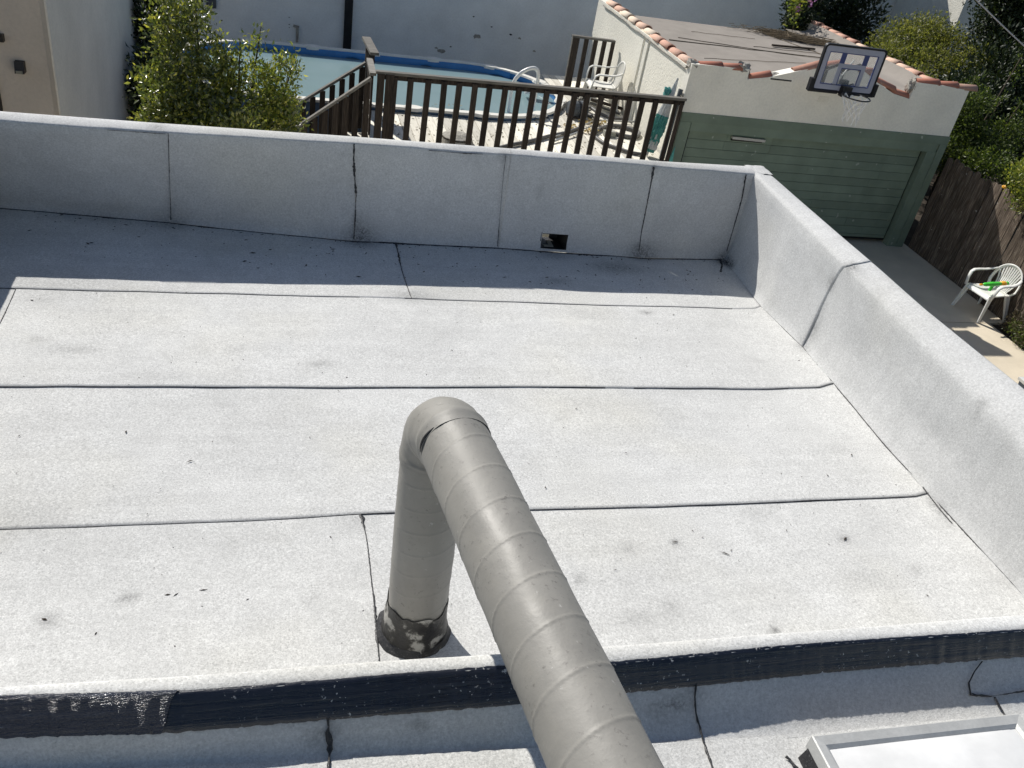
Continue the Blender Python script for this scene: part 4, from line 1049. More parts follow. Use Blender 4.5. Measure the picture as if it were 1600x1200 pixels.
for a, b_ in (((8.46, HY-.11, -.37), (8.42, HY-.17, -.35)), ((8.58, HY-.11, -.37), (8.66, HY-.17, -.35))): mb.tube([a, b_], .009, 6)
mb.build('rim_brace', M['dark_metal'], BH)
mb = MB(); N1 = 10; rings = [(rr2, 0), (.175, -.09), (.135, -.18), (.115, -.26), (.125, -.34)]
for i in range(N1):
    for s_ in (0, 1):
        pts = []
        for k, (r_, dz) in enumerate(rings):
            a = 2*math.pi*(i+(.5*k if s_ else -.5*k))/N1; sag = .02*nz(i, k, 1, 1.3)
            pts.append(rc+Vector((r_*math.cos(a)+.03*k*(.35), r_*math.sin(a), dz+sag*2-(.05 if k == 4 and i % 3 == 0 else 0))))
        mb.tube(pts, .008, 4, False)
mb.build('net', M['net'], BH)
mb = MB()
for xx in (8.36, 8.66):
    mb.beam((xx, HY+.02, .05), (xx, GY0, -.15), .035, .035); mb.beam((xx, HY+.02, -.25), (xx, GY0, -.45), .035, .035); mb.beam((xx, GY0-.012, -.10), (xx, GY0-.012, -.50), .05, .02, up=(0, 1, 0))
mb.build('mount_arm', M['dark_metal'], BH)
mb = MB(); mb.tube([(8.40, HY+.10, -.30), (8.62, HY+.16, .08)], .012, 6); mb.tube([(8.46, HY+.14, -.42), (8.46, HY+.14, -.14)], .02, 6); mb.build('lift_spring', M['steel'], BH)
mb = MB(); mb.box((8.80, HY-.010, -.285), (8.88, HY-.004, -.255)); mb.build('badge', M['board_grey'], BH)

# ================================================================== 10. CHAIRS
def cyl_arc(c, r, a0, a1, n): return [c+Vector((r*math.cos(a), r*math.sin(a), 0)) for a in np.linspace(a0, a1, n)]
def chair(loc, rz, label, mat, slats=11):
    """moulded stacking armchair, front towards local +Y"""
    t = thing('plastic_chair', loc, label, 'chair', 'white plastic armchairs'); t.rotation_euler = (0, 0, rz); W = .27
    # seat: dished panel with turned-down front lip
    v = []; nx_, ny_ = 10, 10
    for j in range(ny_+1):
        for i in range(nx_+1):
            u, w_ = i/nx_*2-1, j/ny_; wd = lerp(.19, .245, w_)
            z = .415-.02*(1-u*u)*(math.sin(math.pi*w_))+.02*w_; 
            if w_ > .85: z -= .06*((w_-.85)/.15)**2
            v.append((u*wd, lerp(-.20, .25, w_), z))
    k = len(v); v += [(a, b, c-.012) for a, b, c in v]
    f = [(j*(nx_+1)+i, j*(nx_+1)+i+1, (j+1)*(nx_+1)+i+1, (j+1)*(nx_+1)+i) for j in range(ny_) for i in range(nx_)]
    f += [tuple(q+k for q in reversed(a)) for a in f]
    for i in range(nx_): f += [(i, k+i, k+i+1, i+1), (ny_*(nx_+1)+i, ny_*(nx_+1)+i+1, k+ny_*(nx_+1)+i+1, k+ny_*(nx_+1)+i)]
    for j in range(ny_):
        for i in (0, nx_): f.append((j*(nx_+1)+i, (j+1)*(nx_+1)+i, k+(j+1)*(nx_+1)+i, k+j*(nx_+1)+i))
    mesh('seat', v, f, mat, t, True, True, True)
    # four channel-shaped legs
    for sx in (-1, 1):
        for fr in (1, -1):
            top = Vector((sx*(.235 if fr > 0 else .20), .21 if fr > 0 else -.19, .43)); bot = Vector((sx*.285, .285 if fr > 0 else -.30, 0))
            mb = MB(); mb.beam(top, bot, .085, .018, up=(1, 0, 0), w1=.045, h1=.016); mb.beam(top+Vector((-sx*.012, -fr*.03, 0)), bot+Vector((-sx*.008, -fr*.014, 0)), .016, .05, up=(1, 0, 0), w1=.014, h1=.03)
            mb.build('leg', mat, t, False, True, True)
    # arms: rise from the front leg, run back, join the shell
    for sx in (-1, 1):
        P = [Vector((sx*.262, .245, .40)), Vector((sx*.285, .235, .52)), Vector((sx*.292, .215, .615)), Vector((sx*.295, .16, .648)), Vector((sx*.297, .05, .650)), Vector((sx*.290, -.08, .650)), Vector((sx*.268, -.20, .672)), Vector((sx*.235, -.27, .70))]
        mb = MB(); mb.tube(P, [.030, .030, .032, .034, .034, .032, .028, .024], 8, True, .42); mb.build('arm', mat, t, True, True, True)
    # back: rounded hoop frame + fan of slats
    hoop = []
    for i in range(21):
        a = math.pi*i/20; x = .262*math.cos(a); s_ = math.sin(a); hoop.append(Vector((x, -.235-.085*s_**.8, .50+.33*s_**.75)))
    pre = [Vector((.215, -.185, .42))]; hoop = pre+hoop+[Vector((-.215, -.185, .42))]
    mb = MB(); mb.tube(hoop, .026, 8, True, .5); mb.build('back_frame', mat, t, True, True, True)
    for i in range(slats):
        u = (i+.5)/slats*2-1; a = math.acos(max(-1, min(1, u*.92))); s_ = math.sin(a)
        top = Vector((.262*math.cos(a)*.96, -.235-.085*s_**.8, .50+.33*s_**.75-.012)); bot = Vector((u*.13, -.20-.012, .42))
        mid = (top+bot)/2+Vector((0, -.018, 0)); mb = MB(); mb.beam(bot, mid, .016, .008, up=(0, 1, 0), w1=.024); mb.beam(mid, top, .024, .008, up=(0, 1, 0), w1=.026); mb.build('back_slat', mat, t, False, True, True)
    mb = MB(); mb.beam((-.19, -.20, .405), (.19, -.20, .405), .02, .06); mb.build('back_rail', mat, t, False, True, True)
    return t
chair((11.00, 10.17, G), R(97), 'white plastic armchair on the driveway beside the wooden fence', M['white_plastic'])
chair((5.62, 14.98, ZD+.002), R(84), 'white plastic armchair on the pool deck in front of the stucco side wall', M['cream_plastic'], 9)
# water gun resting across the arms
WG = thing('toy_water_gun', (11.03, 10.15, G+.67), 'bright green and orange toy water gun lying across the white chair arms', 'toy')
def lathe_x(name, prof, mat, base, d, flat=.75):
    d = Vector(d).normalized(); mb = MB(); mb.tube([Vector(base)+d*a for a, r_ in prof], [r_ for a, r_ in prof], 10, True, flat); return mb.build(name, mat, WG, True)
gA, gB = onz(1530, 445, -2.50), onz(1581, 442, -2.50); wd_ = (gB-gA).normalized(); wb = gA+wd_*.02
lathe_x('barrel_body', [(.06,.012),(.09,.030),(.13,.040),(.17,.034),(.20,.043),(.27,.046),(.33,.040),(.38,.042),(.43,.036),(.46,.03)], M['toy_green'], wb, wd_)
lathe_x('nozzle', [(-.02,.006),(.0,.018),(.03,.022),(.062,.014)], M['toy_orange'], wb, wd_)
lathe_x('pump_grip', [(.458,.030),(.47,.046),(.51,.050),(.55,.044),(.57,.03)], M['toy_orange'], wb, wd_)
lathe_x('end_cap', [(.568,.022),(.58,.036),(.61,.034),(.625,.015)], M['toy_green'], wb, wd_)
mb = MB(); q = wb+wd_*.30; mb.beam(q, q+Vector((-.02, 0, -.12)), .03, .05, w1=.026, h1=.04, up=(1, 0, 0)); mb.build('handle', M['toy_green'], WG)
# wedge of something slate coloured at the right edge of the frame: lid of a bin
bc = onz(1652, 612, -2.2)
BN = thing('rubbish_bin', (bc.x, bc.y, G), 'slate coloured bin lid just visible over the right parapet', 'bin')
mb = MB(); v = []
for z, s_ in ((G, .22), (-2.24, .29)): v += [(bc.x+a*s_, bc.y+b*s_, z) for a, b in ((-1,-1),(1,-1),(1,1),(-1,1))]
mb.add(v, [(0,3,2,1),(4,5,6,7),(0,1,5,4),(1,2,6,5),(2,3,7,6),(3,0,4,7)]); mb.build('bin_body', M['car_blue'], BN)
v = [(bc.x+a*.31, bc.y+b*.31, z) for z in (-2.235, -2.20) for a, b in ((-1,-1),(1,-1),(1,1),(-1,1))]+[(bc.x+a*.25, bc.y+b*.25, -2.17) for a, b in ((-1,-1),(1,-1),(1,1),(-1,1))]
mesh('bin_lid', v, [(0,3,2,1),(0,1,5,4),(1,2,6,5),(2,3,7,6),(3,0,4,7),(4,5,9,8),(5,6,10,9),(6,7,11,10),(7,4,8,11),(8,9,10,11)], M['steel'], BN)

# ================================================================== 11. DECK CLUTTER
def hose(name, px, r_, mat, label, cat, grp=None, z=ZD, lift=.0):
    P = [onz(x, y, z+r_+.003) for x, y in px]; out_ = []
    for i in range(len(P)-1):
        p0, p1, p2, p3 = P[max(i-1, 0)], P[i], P[i+1], P[min(i+2, len(P)-1)]
        for q in range(5):
            t = q/5; out_.append(.5*((2*p1)+(-p0+p2)*t+(2*p0-5*p1+4*p2-p3)*t*t+(-p0+3*p1-3*p2+p3)*t**3))
    out_.append(P[-1]); mb = MB(); mb.tube(out_, r_, 7); return tag(mb.build(name, mat, None, True), label, cat, grp)
hg = 'hoses and poles strewn on the deck'
hose('hose', [(779,231),(800,226),(830,220),(860,212),(885,207),(905,200)], .030, M['hose'], 'long grey hose running left from the clutter along the deck front', 'hose', hg)
hose('hose', [(872,173),(880,165),(893,160),(905,163),(912,175),(925,182)], .035, M['hose'], 'short curved dark hose at the pool end of the clutter', 'hose', hg)
hose('hose', [(925,210),(940,200),(958,196),(980,200),(998,207),(992,214),(970,211),(950,204)], .034, M['hose'], 'looped grey hose lying near the foot of the stucco wall', 'hose', hg)
hose('hose', [(928,212),(943,223),(960,230),(985,238),(1003,241)], .028, M['hose'], 'dark hose curling toward the closed umbrella', 'hose', hg)
hose('hose', [(905,182),(920,168),(935,176),(955,184),(975,186)], .026, M['hose'], 'dark hose tangled under the deck chair', 'hose', hg)
for a, b, r_, mt_, lb in (((905,187),(1020,191),.016,'pole','straight aluminium pole lying across the deck to the stucco wall'), ((868,213),(935,186),.013,'pole','thin pole slanting over the yellow leaves'),
                      ((892,146),(972,170),.03,'twig','dark timber length behind the chair legs'), ((897,152),(968,178),.022,'rail','grey timber length under the chair'), ((885,178),(905,186),.018,'twig','short dark stick beside the round filter'),
                      ((922,176),(945,205),.012,'twig','thin dark rod between hose loops'), ((862,222),(905,206),.018,'pole','metal rod beside the long grey hose')):
    A_, B_ = onz(*a, ZD+.03), onz(*b, ZD+.05); mb = MB(); mb.tube([A_, B_], r_, 7); tag(mb.build('loose_pole', M[mt_], None), lb, 'pole', hg)
fc = onz(902, 172, ZD+.12); PF = thing('pool_filter', (fc.x, fc.y, ZD), 'round grey pool filter drum lying among the hoses', 'pool filter')
mb = MB(); mb.tube([fc+Vector((-.16, -.02, 0)), fc+Vector((-.14, -.02, 0)), fc+Vector((.14, .04, 0)), fc+Vector((.16, .04, 0))], [.12, .155, .155, .12], 18); mb.build('drum', M['grey_pad'], PF)
mb = MB(); mb.tube([fc+Vector((-.02, .0, 0)), fc+Vector((.015, .008, 0))], .163, 18); mb.build('band', M['black'], PF)
bk = onz(952, 210, ZD+.03); mb = MB(); mb.box((bk.x-.10, bk.y-.05, ZD+.002), (bk.x+.10, bk.y+.05, ZD+.09)); tag(mb.build('paving_block', M['brick']), 'small grey block on the deck inside the hose loop', 'block')
for px, py, lb in ((893,200,'yellow'), (918,206,'a'), (935,193,'b'), (915,191,'c')):
    c = onz(px, py, ZD+.02); mb = MB()
    for _ in range(45):
        p = c+Vector((random.gauss(0, .07), random.gauss(0, .06), random.uniform(0, .05))); a = random.random()*6.28; d = Vector((math.cos(a), math.sin(a), random.uniform(-.5, .8)))*.028; e = Vector((-d.y, d.x, random.uniform(-.02, .02)))*.6
        mb.add([p-d, p+e, p+d, p-e], [(0, 1, 2, 3)])
    tag(mb.build('leaf_pile', M['yellow_leaf'], None, False, False), kind='stuff')
mb = MB()
for _ in range(520):
    x = random.uniform(1.4, 5.95); y = 12.5+random.random()**1.3*1.9+(max(0, x-4.6)*.9*random.random()); p = Vector((x, y, ZD+.006)); a = random.random()*6.28; s_ = random.choice((.008, .012, .018, .028))
    d = Vector((math.cos(a), math.sin(a), .15))*s_; e = Vector((-d.y, d.x, .1*s_))*.55; mb.add([p-d, p+e, p+d, p-e], [(0, 1, 2, 3)])
tag(mb.build('deck_litter', M['leaf_dry'], None, False, False), kind='stuff')
c = onz(713, 222, ZD); RB = thing('woven_basket', (c.x, c.y, ZD), 'low grey woven basket on the deck behind the railing balusters', 'basket')
mb = MB(); mb.tube([c+Vector((0,0,.002)), c+Vector((0,0,.10)), c+Vector((0,0,.14))], [.26, .22, .10], 20); mb.build('basket_body', M['mortar'], RB)
mb = MB(); mb.tube([c+Vector((.22*math.cos(a), .22*math.sin(a), .08)) for a in np.linspace(0, 6.283, 24)], .014, 6); mb.build('basket_rim', M['twig'], RB)
# closed umbrella leaning on the side wall, and grey folded board beside it
ub, ut = Vector((5.72, 12.60, ZD+.01)), Vector((5.98, 12.73, -.56))
UM = thing('closed_umbrella', ub, 'closed white and teal patio umbrella leaning against the garage side wall', 'umbrella')
mb = MB(); mb.tube([ub, ut], .016, 8); mb.build('pole', M['pole'], UM)
def folds(name, t0, t1, r0_, r1_, mat, seed, amp=.35):
    v = []; ns, nl = 26, 16; ax = (ut-ub).normalized(); a = ax.cross(Vector((0, 1, 0))).normalized(); b = ax.cross(a)
    for i in range(nl+1):
        t = i/nl; c = ub.lerp(ut, lerp(t0, t1, t))
        for q in range(ns):
            th = 2*math.pi*q/ns; r_ = lerp(r0_, r1_, t)*(1+amp*(1 if q % 2 else -1)*(.4+.6*abs(nz(q*1.7, t*3, seed)))+.2*nz(q, t*6, seed)); v.append(c+a*r_*math.cos(th)+b*r_*math.sin(th))
    return mesh(name, v, [(i*ns+q, i*ns+(q+1) % ns, (i+1)*ns+(q+1) % ns, (i+1)*ns+q) for i in range(nl) for q in range(ns)], mat, UM)
folds('white_canopy', .10, .55, .085, .075, M['canvas'], 3); folds('white_canopy', .5, .99, .085, .012, M['canvas'], 5); folds('teal_canopy', .30, .53, .10, .088, M['teal'], 9, .3); folds('teal_canopy', .06, .32, .075, .09, M['teal'], 11, .45)
blob('teal_knot', ub.lerp(ut, .82)+Vector((-.08, 0, 0)), .055, M['teal'], UM, 1, 1, 1.4, .9, 6)
mb = MB(); mb.beam((5.94, 12.50, ZD), (6.04, 12.66, -.70), .13, .035, up=(1, 0, 0), w1=.10); tag(mb.build('grey_board', M['grey_pad']), 'dark grey board leaning upright beside the closed umbrella', 'board')
mb = MB(); mb.add([(5.98,12.36,ZD),(6.07,12.36,ZD),(6.045,12.36,-1.50),(5.98,12.345,ZD),(6.07,12.345,ZD),(6.045,12.345,-1.50)], [(0,1,2),(5,4,3),(0,3,4,1),(1,4,5,2),(2,5,3,0)]); tag(mb.build('teal_flag', M['teal']), 'small teal cloth corner at the right end of the deck railing', 'cloth')

# ================================================================== 12. NEIGHBOURING BUILDINGS
LB = thing('left_building', (-4, 13, G), 'beige and grey rendered building at the left edge behind the parapet', 'building')
mb = MB(); mb.box((-9, 10.0, G), (-2.28, 10.2, 1.05)); mb.build('front_wall', M['wall_beige'], LB)
mb = MB(); mb.box((-2.48, 10.203, G), (-2.262, 16.66, 1.05)); mb.build('side_wall', M['wall_grey'], LB)
mb = MB(); mb.box((-9, 16.4, G), (-2.485, 16.6, 1.05)); mb.box((-9, 10.21, .85), (-2.49, 16.39, 1.0)); mb.build('roof_slab', M['mortar'], LB)
dp = ony(0, 130, 9.99); q2 = ony(9, 168, 9.99)
mb = MB(); mb.box((dp.x-1.1, 9.97, G), (q2.x-.03, 9.995, dp.z+.10)); mb.build('dark_door', M['lamp_black'], LB)
lc = ony(31, 105, 9.95); WL = thing('wall_lamp', (lc.x, 9.95, lc.z), 'small dark box lamp on the beige wall at far left', 'wall lamp')
mb = MB(); mb.add([(lc.x-.045, 9.90, lc.z-.055), (lc.x+.045, 9.90, lc.z-.055), (lc.x+.045, 9.998, lc.z-.055), (lc.x-.045, 9.998, lc.z-.055), (lc.x-.045, 9.94, lc.z+.055), (lc.x+.045, 9.94, lc.z+.055), (lc.x+.045, 9.998, lc.z+.055), (lc.x-.045, 9.998, lc.z+.055)],
   [(0,3,2,1),(4,5,6,7),(0,1,5,4),(1,2,6,5),(2,3,7,6),(3,0,4,7)]); mb.build('housing', M['lamp_black'], WL)
mb = MB(); mb.box((lc.x-.030, 9.888, lc.z-.050), (lc.x+.030, 9.899, lc.z-.022)); mb.build('lens', M['lens'], WL)
lc2 = ony(-2, 57, 9.95); mb = MB(); mb.box((lc2.x-.06, 9.93, lc2.z-.05), (lc2.x+.04, 9.997, lc2.z+.02)); tag(mb.build('wall_hook', M['lamp_black']), 'dark bracket cut off by the left edge of the photo above the lamp', 'bracket')
BB = thing('rear_building', (3, 21, G), 'long white painted building wall in shade behind the pool and garage', 'building')
YB = 20.0; xe = 11.82
mb = MB(); mb.box((-8, YB, G), (xe, YB+.3, 1.75)); mb.build('front_wall', M['wall_far'], BB)
mb = MB(); mb.box((xe-.3, YB+.303, G), (xe, YB+8, 1.75)); mb.build('side_wall', M['wall_far'], BB)
mb = MB(); mb.box((-8, YB+.303, 1.5), (xe-.31, YB+8, 1.65)); mb.build('roof_slab', M['mortar'], BB)
mb = MB(); px = 1.485; mb.box((px-.085, YB-.11, G), (px+.085, YB-.004, 1.1)); mb.build('downspout', M['dark_metal'], BB)
wx0, wx1, wz = -2.1, ony(322, 8, YB).x, ony(322, 9, YB).z
W_ = MB(); W_.box((wx0, YB-.03, wz), (wx1, YB-.003, wz+.06)); W_.box((wx1-.05, YB-.03, wz+.062), (wx1, YB-.003, wz+.9)); W_.box((wx0, YB-.03, wz+.062), (wx0+.05, YB-.003, wz+.9)); W_.box((wx0, YB-.03, wz+.902), (wx1, YB-.003, wz+.95))
wn = W_.build('window', M['white_plastic'], BB)
mb = MB(); mb.box((wx0+.052, YB-.02, wz+.062), (wx1-.052, YB-.004, wz+.898)); mb.build('pane', M['pane'], wn)
mb = MB(); mb.box((wx1+.012, YB-.06, wz-.02), (wx1+.20, YB-.003, wz+.9)); mb.build('shutter', M['grey_pad'], BB)
a, b = ony(465, 42, YB-.02), ony(464, 66, YB-.02); mb = MB(); mb.tube([a, b], .028, 6); mb.beam(a+Vector((-.09,-.02,.02)), a+Vector((.03,-.02,0)), .03, .05); mb.build('wall_pipe', M['mortar'], BB)
for px_, py_, s_ in ((452,27,.02),(452,38,.02),(452,43,.015),(745,57,.10),(740,26,.03),(690,80,.11),(704,73,.03),(682,75,.05),(798,54,.04),(768,42,.03),(812,60,.05),(835,80,.05),(346,32,.03)):
    p = ony(px_, py_, YB-.001); v = []
    for q in range(12): a = q/12*6.283; rr = s_*(.7+.5*nz(q*1.3, s_*90, 0)); v.append((p.x+rr*math.cos(a)*1.2, YB-.004, p.z+rr*math.sin(a)*.6))
    mesh('chipped_patch', v+[(x_, YB+.01, z_) for x_, _, z_ in v], [tuple(range(12))]+[(q, (q+1) % 12, 12+(q+1) % 12, 12+q) for q in range(12)], M['mortar'] if s_ > .04 else M['dark_metal'], BB)
WB = thing('white_house', (17, 26, G), 'white house walls glimpsed between the trees at top right', 'building')
mb = MB(); mb.box((13.5, 25, G), (18.4, 25.3, 2.2)); mb.build('wall', M['wall_far'], WB)
mb = MB(); mb.box((18.1, 22, G), (23, 24.9, 2.2)); mb.build('wall', M['stucco'], WB)

# ================================================================== 13. WOODEN FENCE
FE = thing('wooden_fence', (11.35, 8, G), 'weathered dark wooden board fence along the right side of the driveway', 'fence')
y = 12.62; shared = None
while y > 2.0:
    mb = MB(); ww = random.uniform(.125, .142); h_ = random.uniform(-.03, .03); dx = random.uniform(0, .012); tilt = random.uniform(-.006, .006); top = -1.36+h_-.02*(12.6-y)/10
    v = []; X = 11.33+dx
    for z in (G-.02, top-.035, top):
        k_ = tilt*(z-G)*3; cc = .03 if z == top else 0; v += [(X, y-ww+cc+k_, z), (X+.018, y-ww+cc+k_, z), (X+.018, y-cc+k_, z), (X, y-cc+k_, z)]
    mb.add(v, [(0,3,2,1),(8,9,10,11)]+[(i*4+j, i*4+(j+1) % 4, i*4+4+(j+1) % 4, i*4+4+j) for i in range(2) for j in range(4)]); mb.build('fence_board', M['fence'], FE)
    y -= ww+random.uniform(.004, .014)
for z in (-2.75, -1.75):
    mb = MB(); mb.box((11.375, 2.0, z), (11.415, 12.6, z+.085)); mb.build('fence_rail', M['fence'], FE)
yy = 12.5
while yy > 2:
    mb = MB(); mb.box((11.42, yy-.09, G), (11.51, yy, -1.45)); mb.build('fence_post', M['fence'], FE); yy -= 2.4

# ================================================================== 14. PLANTS
def leaf_cloud(name, mat, clumps, n, size, parent, up=.35, asp=.42, seed=0, shell=.5, droop=0, fold=.25, shoots=()):
    """clumps: (x,y,z,rx,ry,rz); leaves gather in sprigs inside uneven shells"""
    rg = np.random.default_rng(seed); C_ = np.array(clumps, float); wts = (C_[:, 3]*C_[:, 4]*C_[:, 5])**.67; wts /= wts.sum()
    per = 7; ns = max(1, n//per); ci = rg.choice(len(C_), ns, p=wts)
    d = rg.normal(size=(ns, 3)); d /= np.linalg.norm(d, axis=1)[:, None]
    r_ = shell+(1-shell)*rg.random(ns)**.6; lump = np.array([noise.noise(Vector(a*2.2+b)) for a, b in zip(d, C_[ci, :3])]); r_ = r_*(1+.35*lump)
    base = C_[ci, :3]+d*C_[ci, 3:6]*r_[:, None]
    if len(shoots):
        sp = []; sdv = []
        for (sx, sy, sz, tx, ty, tz, k) in shoots:
            t = rg.random(k); sp.append(np.stack([sx+(tx-sx)*t, sy+(ty-sy)*t, sz+(tz-sz)*t], 1)+rg.normal(0, .025, (k, 3))); sdv.append(np.tile([0, 0, 1.0], (k, 1)))
        base = np.concatenate([base]+sp); d = np.concatenate([d]+sdv); ns = len(base)
    pos = np.repeat(base, per, 0)+rg.normal(0, size*.95, (ns*per, 3)); dirn = np.repeat(d, per, 0)*.7+rg.normal(0, .75, (ns*per, 3)); dirn[:, 2] += up-droop
    dirn /= np.linalg.norm(dirn, axis=1)[:, None]; nn = ns*per
    L = size*(.6+.8*rg.random(nn))[:, None]; side = np.cross(dirn, rg.normal(size=(nn, 3))); side /= np.linalg.norm(side, axis=1)[:, None]; nr = np.cross(dirn, side)
    wv = L*asp; p0 = pos; p1 = pos+dirn*L*.45+side*wv*.5+nr*wv*fold; p2 = pos+dirn*L*.95-nr*L*.08; p3 = pos+dirn*L*.45-side*wv*.5+nr*wv*fold; pm = pos+dirn*L*.5
    V = np.stack([p0, p1, p2, p3, pm], 1).reshape(-1, 3); me = bpy.data.meshes.new(name)
    me.vertices.add(nn*5); me.vertices.foreach_set('co', V.ravel()); idx = (np.arange(nn)*5)[:, None]+np.array([0, 1, 4, 1, 2, 4, 2, 3, 4, 3, 0, 4])[None]
    me.loops.add(nn*12); me.loops.foreach_set('vertex_index', idx.ravel().astype(np.int32)); me.polygons.add(nn*4)
    me.polygons.foreach_set('loop_start', np.arange(nn*4, dtype=np.int32)*3); me.polygons.foreach_set('loop_total', np.full(nn*4, 3, dtype=np.int32))
    me.update(calc_edges=True); me.validate(); o = link(name, me, parent, mat); return o
def branches(name, mat, root, tips, r0_, parent, seed=0):
    rg = random.Random(seed); mb = MB(); root = Vector(root)
    for tp in tips:
        tp = Vector(tp); m_ = root.lerp(tp, .5)+Vector((rg.uniform(-.1, .1), rg.uniform(-.1, .1), rg.uniform(0, .12)))
        mb.tube([root, root.lerp(m_, .5)+Vector((rg.uniform(-.03, .03), 0, 0)), m_, m_.lerp(tp, .5), tp], [r0_, r0_*.8, r0_*.55, r0_*.35, r0_*.12], 6)
    return mb.build(name, mat, parent, True)
def plant(name, label, cat, root, clumps, n, size, mat, seed, trunk_h=.5, r0_=.05, group=None, shoots=(), core=None, **k):
    t = thing(name, root, label, cat, group)
    branches('trunk', M['bark'], root, [(c[0], c[1], c[2]) for c in clumps]+[(s_[3], s_[4], s_[5]) for s_ in shoots], r0_, t, seed)
    leaf_cloud('foliage', mat, clumps, n, size, t, seed=seed, shoots=shoots, **k); return t
def pc_(px, py, Y, r_, ry=None, rz=None):
    p = ony(px, py, Y); return (p.x, p.y, p.z, r_, ry or r_, rz or r_)
cl_ = [pc_(262,40,9.9,.22,.22,.30), pc_(300,30,10.0,.20,.2,.25), pc_(285,90,9.8,.30,.28,.30), pc_(265,140,9.6,.32,.3,.28), pc_(320,130,9.8,.34,.3,.3), pc_(330,185,9.6,.40,.35,.3), pc_(270,180,9.5,.30,.3,.25),
       pc_(390,160,9.8,.32,.3,.26), pc_(425,150,10,.24,.22,.24), pc_(430,190,9.9,.24,.25,.24), pc_(450,115,10.0,.08,.08,.10), pc_(380,215,9.6,.40,.35,.3), pc_(300,225,9.5,.45,.4,.35), pc_(440,225,9.9,.26,.25,.25), pc_(455,175,9.95,.13,.2,.2), pc_(350,110,9.9,.22,.2,.2), pc_(365,215,9.3,.4,.3,.3), pc_(250,190,9.5,.2,.2,.2)]
sh_ = []
for (x0_, y0_, x1_, y1_) in ((385,140,408,40),(360,140,375,60),(335,90,345,60),(430,120,443,85),(455,120,461,92),(300,20,305,0),(240,150,216,112),(262,20,252,-10),(345,120,352,70),(250,160,222,135)):
    a, b = ony(x0_, y0_, 9.9), ony(x1_, y1_, 9.95); sh_.append((a.x, a.y, a.z, b.x, b.y, b.z, 16))
plant('citrus_shrub', 'bushy green shrub with small glossy leaves between the grey building and the stair rails', 'shrub', (-.55, 9.9, G), cl_, 17000, .058, M['leaf_citrus'], 3, shoots=sh_, shell=.25, r0_=.04)
leaf_cloud('yellow_foliage', M['leaf_yellow'], [pc_(402,112,9.72,.10), pc_(425,178,9.62,.11), pc_(360,140,9.7,.12), pc_(440,150,9.8,.16), pc_(320,205,9.35,.12), pc_(395,60,9.9,.05), pc_(420,120,9.8,.14)], 1500, .05, bpy.data.objects['citrus_shrub'], seed=5, shell=.1)
# dark cypress in the gap behind the left building
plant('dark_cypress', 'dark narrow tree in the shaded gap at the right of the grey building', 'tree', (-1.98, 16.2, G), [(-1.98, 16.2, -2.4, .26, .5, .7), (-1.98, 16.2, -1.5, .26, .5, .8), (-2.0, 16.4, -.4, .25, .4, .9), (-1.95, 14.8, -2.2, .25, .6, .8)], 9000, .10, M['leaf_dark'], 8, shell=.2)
# trees behind and right of the garage
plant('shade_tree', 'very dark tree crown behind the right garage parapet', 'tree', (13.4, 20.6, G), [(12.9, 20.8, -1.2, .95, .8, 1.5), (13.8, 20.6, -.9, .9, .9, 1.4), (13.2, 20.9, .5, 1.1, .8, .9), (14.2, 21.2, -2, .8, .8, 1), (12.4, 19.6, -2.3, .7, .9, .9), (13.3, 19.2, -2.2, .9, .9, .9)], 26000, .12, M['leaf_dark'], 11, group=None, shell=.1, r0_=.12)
plant('sunlit_bush', 'rounded sunlit olive green bush behind the terracotta coping', 'bush', (13.6, 17.2, G), [pc_(1400,75,17.2,.55,.6,.5), pc_(1440,60,17.4,.62,.6,.5), pc_(1480,75,17.2,.45,.5,.45), pc_(1385,95,16.6,.42,.5,.4), pc_(1440,110,16.4,.65,.6,.55), pc_(1455,58,17.8,.35,.4,.3), pc_(1500,120,16.2,.5,.5,.6), pc_(1420,150,15.6,.6,.6,.6)], 24000, .065, M['leaf_bush'], 13, shell=.35, r0_=.07)
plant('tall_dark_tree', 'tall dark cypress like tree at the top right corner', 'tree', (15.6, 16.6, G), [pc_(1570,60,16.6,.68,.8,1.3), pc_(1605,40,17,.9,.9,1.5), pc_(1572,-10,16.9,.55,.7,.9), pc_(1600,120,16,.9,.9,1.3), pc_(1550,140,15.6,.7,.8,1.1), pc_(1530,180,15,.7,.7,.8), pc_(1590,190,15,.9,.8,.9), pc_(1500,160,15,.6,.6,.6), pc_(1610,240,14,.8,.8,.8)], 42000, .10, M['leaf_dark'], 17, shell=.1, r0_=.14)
plant('garage_hedge', 'leafy green hedge behind the wooden fence beside the garage corner', 'hedge', (12.0, 13.2, G), [pc_(1510,160,13.6,.38,.5,.35), pc_(1500,205,13.4,.42,.5,.4), pc_(1540,230,13,.38,.45,.35), pc_(1480,240,13.2,.35,.4,.4), pc_(1550,262,12.4,.35,.4,.3), pc_(1575,210,13.2,.30,.35,.3), pc_(1510,262,12.8,.4,.4,.35), pc_(1600,290,12.2,.4,.4,.4)], 22000, .055, M['leaf_vine'], 19, shell=.25, r0_=.05,
      shoots=[(a.x, a.y, a.z, b.x, b.y, b.z, 14) for a, b in ((ony(1530,170,13.6), ony(1525,118,13.7)), (ony(1550,170,13.5), ony(1570,148,13.4)), (ony(1575,200,13.3), ony(1596,160,13.2)), (ony(1580,130,14), ony(1598,85,14)))])
plant('yellow_green_bush', 'yellow green bush leaning over the fence top at the right edge', 'bush', (12.1, 10.7, G), [pc_(1592,280,10.9,.20,.25,.18), pc_(1605,310,10.7,.24,.25,.2), pc_(1612,265,11,.22,.25,.2), pc_(1625,300,10.6,.3,.3,.3)], 3600, .05, M['leaf_yellow'], 23, shell=.2, r0_=.03)
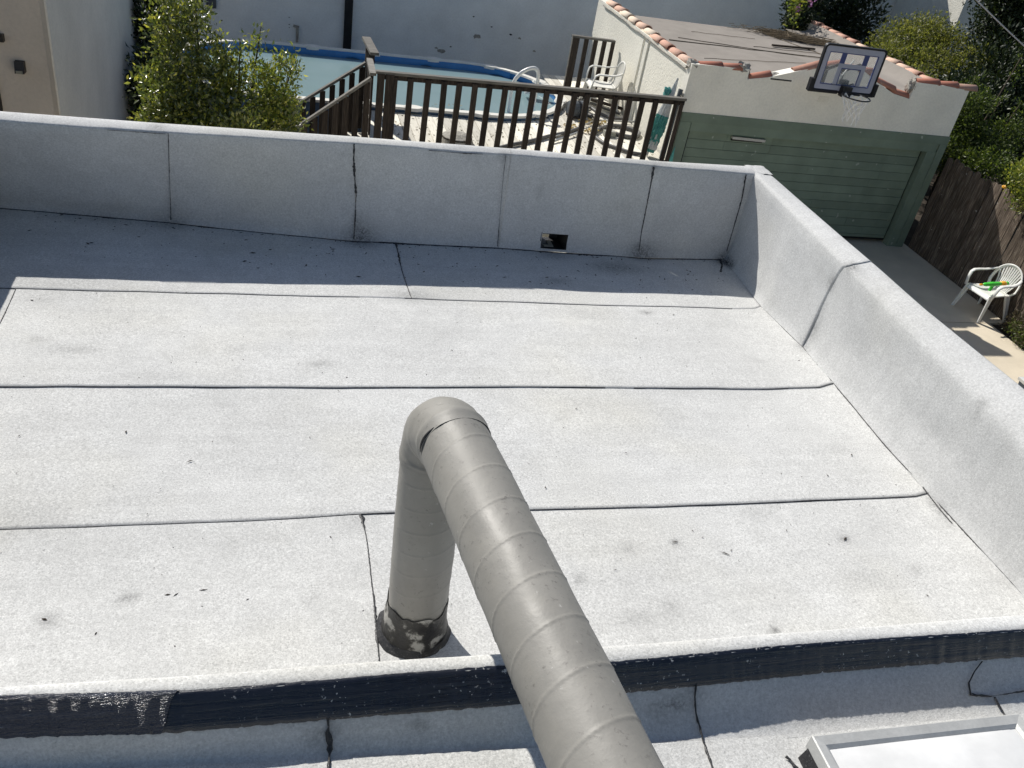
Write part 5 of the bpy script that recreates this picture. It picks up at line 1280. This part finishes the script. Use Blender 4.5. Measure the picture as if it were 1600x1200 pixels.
o = blob('orange_flower', ony(1569, 292, 10.75), .035, M['toy_orange'], None, 1, 1, .7, .5, 3); tag(o, 'single orange blossom on the yellow green bush at the fence top', 'flower')
plant('dry_shrub', 'dry brown and green shrub at the foot of the fence by the plastic chair', 'shrub', (11.15, 9.2, G), [(11.18, 9.45, G+.22, .16, .25, .22), (11.12, 9.15, G+.22, .20, .25, .24), (11.15, 8.85, G+.2, .2, .25, .2), (11.2, 9.65, G+.12, .12, .15, .14)], 3600, .04, M['leaf_dry'], 29, shell=.2, r0_=.012)
leaf_cloud('green_foliage', M['leaf_vine'], [(11.1, 9.2, G+.16, .2, .4, .14)], 1600, .04, bpy.data.objects['dry_shrub'], seed=31, shell=.2)
# bougainvillea hanging at the rear corner of the garage
vx = ony(1250, 20, 17.2)
plant('flowering_vine', 'vine with pale green leaves and purple flowers over the rear corner of the garage', 'vine', (10.75, 17.6, G), [pc_(1244,14,17.2,.07,.08,.12), pc_(1241,34,17.1,.06,.06,.08), pc_(1250,0,17.4,.09,.1,.10)], 220, .075, M['leaf_yellow'], 37, shell=.1, asp=.6, r0_=.02)
tag(leaf_cloud('petals', M['petal'], [pc_(1243,12,17.1,.05), pc_(1267,2,17.3,.06)], 42, .045, bpy.data.objects['flowering_vine'], seed=41, shell=.1, asp=.7), kind='stuff')
plant('vine_mass', 'dark vine mass hanging behind the rear corner of the garage roof', 'vine', (11.0, 18.1, G), [pc_(1245,20,17.75,.22,.2,.45), pc_(1255,35,17.8,.2,.2,.25), pc_(1262,0,18.3,.4,.3,.5), pc_(1240,40,17.7,.15,.15,.2)], 4200, .09, M['leaf_dark'], 43, shell=.1, r0_=.03)
# ================================================================== 15. OVERHEAD LINE
a, b = CAM+_ray(1490, -36)/FP*14.2, CAM+_ray(1680, 143)/FP*13.6
mb = MB(); mb.tube([a.lerp(b, i/12)-Vector((0, 0, .03*math.sin(math.pi*i/12))) for i in range(13)], .011, 6)
tag(mb.build('overhead_line', M['pole'], None, True), 'thin pale overhead line crossing the dark trees at top right', 'cable')
for o in list(COL.objects):
    if o.name.startswith('roof_cable') and o.parent is None:
        o.parent = GA; o.matrix_parent_inverse = world_of(GA).inverted()
